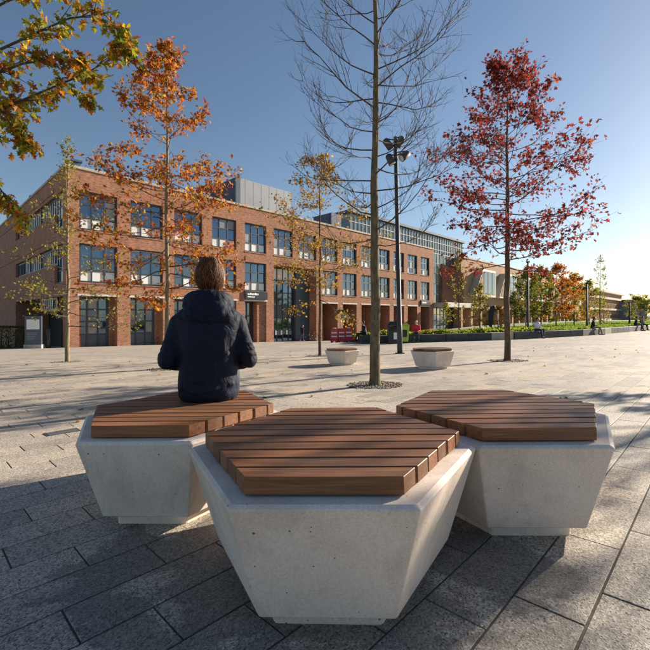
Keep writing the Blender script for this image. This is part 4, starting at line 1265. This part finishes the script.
def bicycle(px, d, rz, label):
    b = on_ground(px, d); e = empty('bicycle', Matrix.Translation(b) @ Matrix.Rotation(rz, 4, 'Z'), label, 'bicycle', 'bicycles parked by the entrance')
    for x in (-.52, .52):
        m = MB(); N = 20
        m.tube([(x + .33 * math.cos(2 * math.pi * i / N), 0, .34 + .33 * math.sin(2 * math.pi * i / N)) for i in range(N + 1)], .018, 6, cap=False); w = m.build('wheel', MAT['rubber'], e)
        m = MB()
        for i in range(8): m.tube([(x, 0, .34), (x + .32 * math.cos(i * .785), 0, .34 + .32 * math.sin(i * .785))], .004, 4)
        m.build('spokes', MAT['steel'], w)
    m = MB()
    for a, c in (((-.52, .34), (-.12, .30)), ((-.52, .34), (-.2, .80)), ((-.12, .30), (-.22, .86)), ((-.12, .30), (.38, .78)), ((-.19, .76), (.37, .84)), ((.36, .92), (.52, .34))):
        m.tube([(a[0], 0, a[1]), (c[0], 0, c[1])], .018, 8)
    m.build('frame', MAT['bin_black'], e)
    m = MB(); m.ball((-.23, 0, .92), (.13, .07, .03)); m.build('saddle', MAT['rubber'], e)
    m = MB(); m.tube([(.34, -.28, 1.0), (.42, -.1, 1.0), (.36, 0, .96), (.42, .1, 1.0), (.34, .28, 1.0)], .013, 6); m.build('handlebar', MAT['steel'], e)
    m = MB(); m.tube([(-.12, -.1, .18), (-.12, -.04, .2), (-.12, .04, .4), (-.12, .1, .42)], .012, 6); m.build('crank', MAT['steel'], e)


# ------------------------------------------------------------------ people
def remesh(o, vox, sm=2, smf=0.6):
    r = o.modifiers.new('remesh', 'REMESH'); r.mode = 'VOXEL'; r.voxel_size = vox; r.use_smooth_shade = True
    s = o.modifiers.new('smooth', 'SMOOTH'); s.iterations = sm; s.factor = smf
    return o


def limb_chain(m, pts, rad, n=10):
    """tapered limb with rounded joints"""
    pts = [Vector(p) for p in pts]
    m.tube(pts, rad, n)
    for p, r in zip(pts, rad): m.ball(p, r, 10, 7)


def hand(m, wrist, direction, side, s=1.0):
    """palm, four unequal bent fingers and a thumb leaving the side of the palm"""
    d = Vector(direction).normalized(); up = Vector((0, 0, 1)); lat = d.cross(up).normalized() * side; nrm = lat.cross(d) * side
    w = Vector(wrist)
    m.loft([[w + d * (t * s) + lat * (a * hw * s) + nrm * (b * hh * s) for a, b in ((-1, -1), (1, -1), (1, 1), (-1, 1))] for t, hw, hh in ((-.01, .026, .018), (.03, .036, .016), (.085, .040, .013))], True, True, 0, True)
    for i, L in enumerate((.068, .076, .070, .055)):
        b = w + d * .082 * s + lat * (-.03 + .02 * i) * s
        m.tube([b - d * .02 * s, b, b + (d * .9 - up * .3).normalized() * L * .5 * s, b + (d * .9 - up * .3).normalized() * L * .5 * s + (d * .5 - up * .8).normalized() * L * .5 * s], [.0095 * s, .0095 * s, .009 * s, .0075 * s], 7)
    b = w + d * .025 * s + lat * .03 * s
    m.tube([b, b + (d * .7 + lat * .7).normalized() * .035 * s, b + (d * .7 + lat * .7).normalized() * .035 * s + (d + lat * .1 - up * .2).normalized() * .035 * s], [.012 * s, .011 * s, .009 * s], 7)


def face(m, c, fwd, s=1.0):
    """nose, brow, lips and ears on a head centred at c looking along fwd"""
    f = Vector(fwd).normalized(); lat = f.cross(Vector((0, 0, 1))).normalized(); up = Vector((0, 0, 1)); c = Vector(c)
    m.tube([c + f * .088 * s + up * .015 * s, c + f * .112 * s - up * .03 * s, c + f * .088 * s - up * .038 * s], [.010 * s, .015 * s, .010 * s], 8)
    m.ball(c + f * .088 * s - up * .066 * s, (.024 * s, .014 * s, .009 * s), 8, 6)
    m.ball(c + f * .075 * s - up * .10 * s, (.026 * s, .022 * s, .02 * s), 8, 6)
    for k in (-1, 1):
        m.ball(c + f * .08 * s + lat * .033 * k * s + up * .022 * s, (.024 * s, .012 * s, .009 * s), 8, 6)
        m.ball(c + lat * .078 * k * s - up * .005 * s, (.010 * s, .020 * s, .032 * s), 8, 6)


def main_person():
    # sits on the far half of the left bench, back to the camera
    x, y = -0.676, 2.40
    M0 = ground_frame(BENCH[0][0], BENCH[0][1], BENCH[0][2])
    loc = M0.inverted() @ Vector((x, y, 0)); loc.z = 0.470
    p0 = M0 @ loc
    e = empty('person', Matrix.Translation(p0) @ Matrix.Rotation(R(11), 4, 'Z'), 'person with brown hair in navy hooded jacket sitting on a bench, seen from behind', 'person')
    # body: one continuous skin of head, neck, trunk, arms, hands, legs, feet
    b = MB()
    hc = Vector((0.005, .055, .715))
    b.ball(hc, (.070, .093, .106), 20, 14); b.ball(hc + Vector((0, .03, -.05)), (.055, .065, .07), 14, 10)
    face(b, hc, (.12, 1, -.08))
    b.tube([(0, .0, .50), (0, .02, .60), (0, .04, .67)], [.06, .052, .052], 12)
    rings = []
    for z, hw, hd, oy in ((.03, .150, .105, .02), (.12, .148, .105, .01), (.25, .135, .095, -.005), (.38, .14, .09, -.01), (.46, .135, .075, 0), (.51, .09, .06, .005), (.56, .05, .045, .01)):
        rings.append([(hw * math.cos(a), oy + hd * math.sin(a), z) for a in [2 * math.pi * i / 18 for i in range(18)]])
    b.loft(rings, True, True, 0, True)
    arms = {}
    for s in (-1, 1):
        sh, el, wr = Vector((s * .165, 0, .48)), Vector((s * .218, -.005, .235)), Vector((s * .085, .22, .175))
        arms[s] = (sh, el, wr)
        limb_chain(b, [sh + Vector((-s * .03, 0, -.035)), el, wr], [.036, .036, .026])
        hand(b, wr + (wr - el).normalized() * .012, (wr - el) + Vector((-s * .05, .02, -.01)), s)
        hip, kn, an = Vector((s * .085, .05, .075)), Vector((s * .11, .47, .085)), Vector((s * .12, .50, -.345))
        limb_chain(b, [hip, kn, an], [.078, .055, .038]); b.tube([an, an + Vector((s * .01, .10, -.035))], [.036, .03], 10)
    remesh(b.build('body', MAT['skin'], e), .008, 3)
    # eyes
    # jacket
    j = MB(); rings = []
    for z, hw, hd, oy in ((-.012 + .014, .158, .118, .010), (.035, .172, .132, .006), (.10, .172, .130, .0), (.17, .166, .125, -.004), (.25, .162, .120, -.010), (.33, .168, .120, -.014), (.41, .182, .118, -.014), (.47, .190, .108, -.008), (.515, .172, .092, .0), (.55, .125, .078, .006), (.585, .085, .07, .01)):
        ring = []
        for i in range(36):
            a = 2 * math.pi * i / 36
            f = 1 + .022 * math.sin(a * 5 + z * 23) * (1 - z) + .014 * math.sin(a * 3 - z * 31)
            ca, sa = math.cos(a), math.sin(a)
            ring.append((hw * f * math.copysign(abs(ca) ** .82, ca), oy + hd * f * math.copysign(abs(sa) ** .9, sa), z))
        rings.append(ring)
    j.loft(rings, True, True, 0, True)
    for s in (-1, 1):
        sh, el, wr = arms[s]
        sh = sh + Vector((-s * .015, 0, -.005)); elb = el + Vector((s * .012, -.012, 0))
        pts = [sh + Vector((-s * .03, 0, .008)), sh + Vector((s * .012, 0, -.03)), sh.lerp(elb, .4), sh.lerp(elb, .75), elb, elb.lerp(wr, .25), elb.lerp(wr, .6), wr]
        rad = [.060, .062, .057, .053, .055, .051, .046, .040]
        limb_chain(j, pts, rad, 14)
        # crumpled rings at the elbow
        for t, q in ((.58, .058), (.72, .057), (.86, .059)):
            c = sh.lerp(elb, t) + Vector((s * .004, -.008, 0)); j.ball(c, (q, q * .97, .018), 14, 6)
        for t, q in ((.15, .056), (.35, .052)):
            c = elb.lerp(wr, t); j.ball(c, (q, q, .04), 12, 6)
    # back folds above the waist
    for k, (z, w) in enumerate(((.075, .15), (.14, .13), (.21, .12))):
        j.tube([(-w, -.085, z + .02), (-w * .4, -.123, z - .008), (w * .3, -.122, z + .006), (w, -.082, z + .03)], [.010, .016, .016, .010], 8)
    o = remesh(j.build('jacket', MAT['navy_cloth'], e), .0085, 3, .5)
    tex = bpy.data.textures.new('folds', 'CLOUDS'); tex.noise_scale = .075; tex.noise_depth = 2
    dm = o.modifiers.new('folds', 'DISPLACE'); dm.texture = tex; dm.strength = .009; dm.mid_level = .5; dm.texture_coords = 'LOCAL'
    # hood lying on the shoulders
    h = MB(); N = 22
    for i in range(N):
        a = 2 * math.pi * i / N
        back = (1 - math.sin(a)) / 2
        c = Vector((.104 * math.cos(a), .012 + .092 * math.sin(a), .574 + .012 * back - .03 * (1 - back)))
        h.ball(c, (.042 + .008 * back, .042, .044 + .016 * back), 12, 8)
    h.ball((0.0, -.078, .525), (.122, .058, .080), 20, 12)
    h.ball((-.055, -.085, .495), (.085, .048, .055), 16, 10); h.ball((.06, -.084, .49), (.085, .048, .058), 16, 10)
    h.ball((0.01, -.098, .475), (.07, .034, .045), 16, 10)
    for s in (-1, 1): h.tube([(s * .12, .03, .562), (s * .118, -.05, .548), (s * .075, -.122, .505), (s * .01, -.138, .465)], [.022, .026, .022, .012], 10)
    o = remesh(h.build('hood', MAT['navy_cloth'], e), .0075, 3, .5)
    dm = o.modifiers.new('folds', 'DISPLACE'); dm.texture = tex; dm.strength = .008; dm.mid_level = .5; dm.texture_coords = 'LOCAL'
    # trousers and shoes
    t = MB()
    for s in (-1, 1):
        hip, kn, an = Vector((s * .085, .05, .09)), Vector((s * .11, .48, .09)), Vector((s * .12, .50, -.33))
        limb_chain(t, [hip, kn, an], [.088, .066, .052], 12)
    t.ball((0, .03, .08), (.155, .11, .075), 16, 10)
    remesh(t.build('trousers', MAT['denim'], e), .012, 2)
    for s in (-1, 1):
        q = MB(); q.ball((s * .125, .57, -.425), (.045, .12, .042), 14, 8); q.ball((s * .12, .50, -.39), (.042, .055, .06), 14, 8); q.box(s * .125 - .04, s * .125 + .04, .46, .68, -.468, -.445)
        remesh(q.build('shoe', MAT['shoe'], e), .010, 2)
    # hair: many strands laid from crown to nape, gathered loosely
    rd = random.Random(8); hm = MB(); cols = []
    def strand(pts, w, col):
        n = len(hm.v); vs = []
        for k, p in enumerate(pts):
            out = (p - hc).normalized(); t_ = (pts[min(k + 1, len(pts) - 1)] - pts[max(k - 1, 0)]).normalized(); lat = t_.cross(out).normalized()
            ww = w * (1 - .55 * k / (len(pts) - 1)); vs += [p - lat * ww, p + out * ww * .7, p + lat * ww]
        fs = []
        for k in range(len(pts) - 1):
            for q in range(2): fs.append((k * 3 + q, k * 3 + q + 1, k * 3 + q + 4, k * 3 + q + 3))
        hm.add(vs, fs, 0, True); cols.extend([col] * len(vs))
    palette = [(.040, .013, .005), (.075, .024, .008), (.115, .038, .012), (.17, .062, .018), (.024, .009, .005)]
    for i in range(4200):
        az = rd.uniform(0, 6.2832)                       # angle round the head, 0 = right, pi/2 = face
        low = -.86 if math.sin(az) < -.1 else (-.45 if math.sin(az) < .3 else .35)         # lower limit of the hair line (fraction of head height)
        start = rd.uniform(.15, 1.0) ** .6 * 1.0
        lay = rd.uniform(.0, 1.0) ** 2 * (1.0 if rd.random() < .96 else 1.8)
        pts = []; ph = rd.uniform(0, 6.28); kk = rd.uniform(.05, .16); tw = rd.gauss(0, .35)
        z0 = math.asin(min(.999, start)); z1 = max(math.asin(low) - rd.uniform(-.12, .14), z0 - rd.uniform(.7, 1.5))
        for k in range(7):
            f = k / 6; el_ = z0 + (z1 - z0) * f; a2 = az + tw * f + kk * math.sin(ph + f * 5)
            rr = 1.06 + .11 * lay + .02 * math.sin(ph * 2 + f * 7)
            flat = 1.0 if math.cos(el_) > .66 else .66 / math.cos(el_)
            rr += .030 * math.sin(a2 * 9 + el_ * 6 + 1.5 * math.sin(el_ * 5)) * .6 + .012 * math.sin(a2 * 17 - el_ * 11)
            pts.append(hc + Vector((.073 * rr * flat * math.cos(el_) * math.cos(a2), -.004 + .097 * rr * flat * math.cos(el_) * math.sin(a2), .008 + .104 * rr * math.sin(el_))))
        c = Vector(rd.choice(palette)) * rd.uniform(1.1, 1.9)
        strand(pts, rd.uniform(.0009, .0024), tuple(c))
    o = hm.build('hair', MAT['brown_hair'], e)
    ca = o.data.color_attributes.new('Col', 'FLOAT_COLOR', 'POINT'); ca.data.foreach_set('color', [v for c in cols for v in (*c, 1)])
    # scalp below the strands
    q = MB(); q.ball(hc + Vector((0, -.010, .014)), (.072, .092, .103), 20, 14); q.tube([hc + Vector((0, -.035, -.03)), hc + Vector((0, -.035, -.095))], [.055, .046], 14); o = q.build('hair_underlayer', MAT['hair_dark'], e)


def far_person(px, d, label, pose, face_ang, top='cloth_black', legs='cloth_grey', seat=0.44, hair='hair_dark', name='person', loc=None, lift=0.0):
    b = on_ground(px, d) if loc is None else loc
    b = b + Vector((0, 0, lift))
    e = empty(name, Matrix.Translation(b) @ Matrix.Rotation(face_ang, 4, 'Z'), label, 'person', 'people about the square')
    # local frame: +y is where the person looks; z=0 at the soles
    sit = pose == 'sit'
    hz = seat + .09 if sit else .92
    bodym, jk, tr = MB(), MB(), MB()
    lean = .09 if sit else .02
    chest = Vector((0, lean * .7, hz + .36)); neck = Vector((0, lean, hz + .50)); head = Vector((0, lean + .05, hz + .66))
    bodym.ball(head, (.078, .095, .115), 14, 10); face(bodym, head, (0, 1, -.1)); bodym.tube([neck - Vector((0, 0, .05)), head], [.055, .05], 10)
    for s in (-1, 1):
        sh = chest + Vector((s * .17, 0, .06)); el = sh + (Vector((s * .05, .04, -.27)) if sit else Vector((s * .04, -.02, -.29))); wr = el + (Vector((-s * .1, .20, -.02)) if sit else Vector((0, .07, -.24)))
        limb_chain(bodym, [sh, el, wr], [.045, .037, .027]); hand(bodym, wr, wr - el, s)
        limb_chain(jk, [sh, el, wr - (wr - el) * .1], [.066, .054, .042])
        hip = Vector((s * .09, .02, hz)); kn = Vector((s * .12, .46, hz + .01)) if sit else Vector((s * .10, .06 * s, .50)); an = Vector((s * .12, .50 + .08 * s, .09)) if sit else Vector((s * .10, -.05 + .16 * s, .09))
        limb_chain(bodym, [hip, kn, an], [.075, .052, .036]); bodym.tube([an, an + Vector((0, .14, -.05))], [.04, .03], 8)
        limb_chain(tr, [hip, kn, an + Vector((0, 0, .03))], [.092, .066, .052])
        q = MB(); q.ball(an + Vector((0, .07, -.045)), (.048, .13, .048), 12, 8); remesh(q.build('shoe', MAT['shoe'], e), .015)
    rings = [(hz - .07, .165, .12, 0), (hz + .1, .16, .115, lean * .2), (hz + .28, .175, .115, lean * .6), (hz + .42, .185, .10, lean * .9), (hz + .50, .09, .075, lean)]
    for mm, k in ((bodym, .88), (jk, 1.05)):
        mm.loft([[(w * k * math.cos(a), o_ + dd * k * math.sin(a), z) for a in [2 * math.pi * i / 16 for i in range(16)]] for z, w, dd, o_ in rings], True, True, 0, True)
    remesh(bodym.build('body', MAT['skin'], e), .016); remesh(jk.build('jacket', MAT[top], e), .018); remesh(tr.build('trousers', MAT[legs], e), .018)
    q = MB(); q.ball(head + Vector((0, -.025, .03)), (.088, .095, .105), 14, 10); q.ball(head + Vector((0, -.05, -.05)), (.07, .06, .08), 12, 8); remesh(q.build('hair', MAT[hair], e), .014)


def wall_at(px):
    """point on the low wall's centre line seen at pixel column px, with its heading"""
    k = (px - 325) / FPX
    for (a, b) in zip(WALL[:-1], WALL[1:]):
        den = (b[0] - a[0]) - k * (b[1] - a[1])
        t = (k * a[1] - a[0]) / den
        if -.02 <= t <= 1.02:
            x, y = a[0] + t * (b[0] - a[0]), a[1] + t * (b[1] - a[1])
            return x, y, math.atan2(b[1] - a[1], b[0] - a[0])
    return WALL[-1][0], WALL[-1][1], 0.8


def build_people():
    main_person()
    for px, lab, turn, top, legs, hair in ((416, 'person in bright red coat sitting on the low stone wall', -20, 'cloth_red', 'denim', 'hair_dark'),
                                           (536, 'person in pale top sitting on the low wall by the slim lamp post', -10, 'cloth_pale', 'denim', 'hair_dark'),
                                           (592, 'person in black top and khaki trousers sitting on the low wall', 25, 'cloth_black', 'cloth_khaki', 'hair_dark'),
                                           (635, 'person in dark coat sitting at the far end of the wall', 10, 'cloth_black', 'denim', 'hair_dark'),
                                           (641, 'person in grey coat sitting at the far end of the wall', -15, 'cloth_grey', 'cloth_black', 'hair_dark')):
        x, y, h = wall_at(px)
        # sits on the front half of the wall, facing the camera side of it
        n = Vector((math.sin(h), -math.cos(h), 0))
        p = Vector((x, y, gz(x, y))) + n * .02
        far_person(px, y, lab, 'sit', h + math.pi + R(turn), top, legs, .44, hair, loc=p)
    # the person in black at the wall's end, facing left
    A = Vector(WALL[0]); p = Vector((A.x - .22, A.y + .9, gz(A.x, A.y)))
    far_person(0, 0, 'person in black sitting on the end of the wall beside red barriers', 'sit', R(100), 'cloth_black', 'cloth_black', .42, loc=p)
    far_person(302, 42, 'person in dark blue standing before the glazed entrance', 'stand', R(-60), 'navy_cloth', 'denim')


build_ground()
BM = build_main_building()
build_benches()
build_lawn(BM)
build_trees()
build_furniture()
build_people()
bpy.context.view_layer.update()
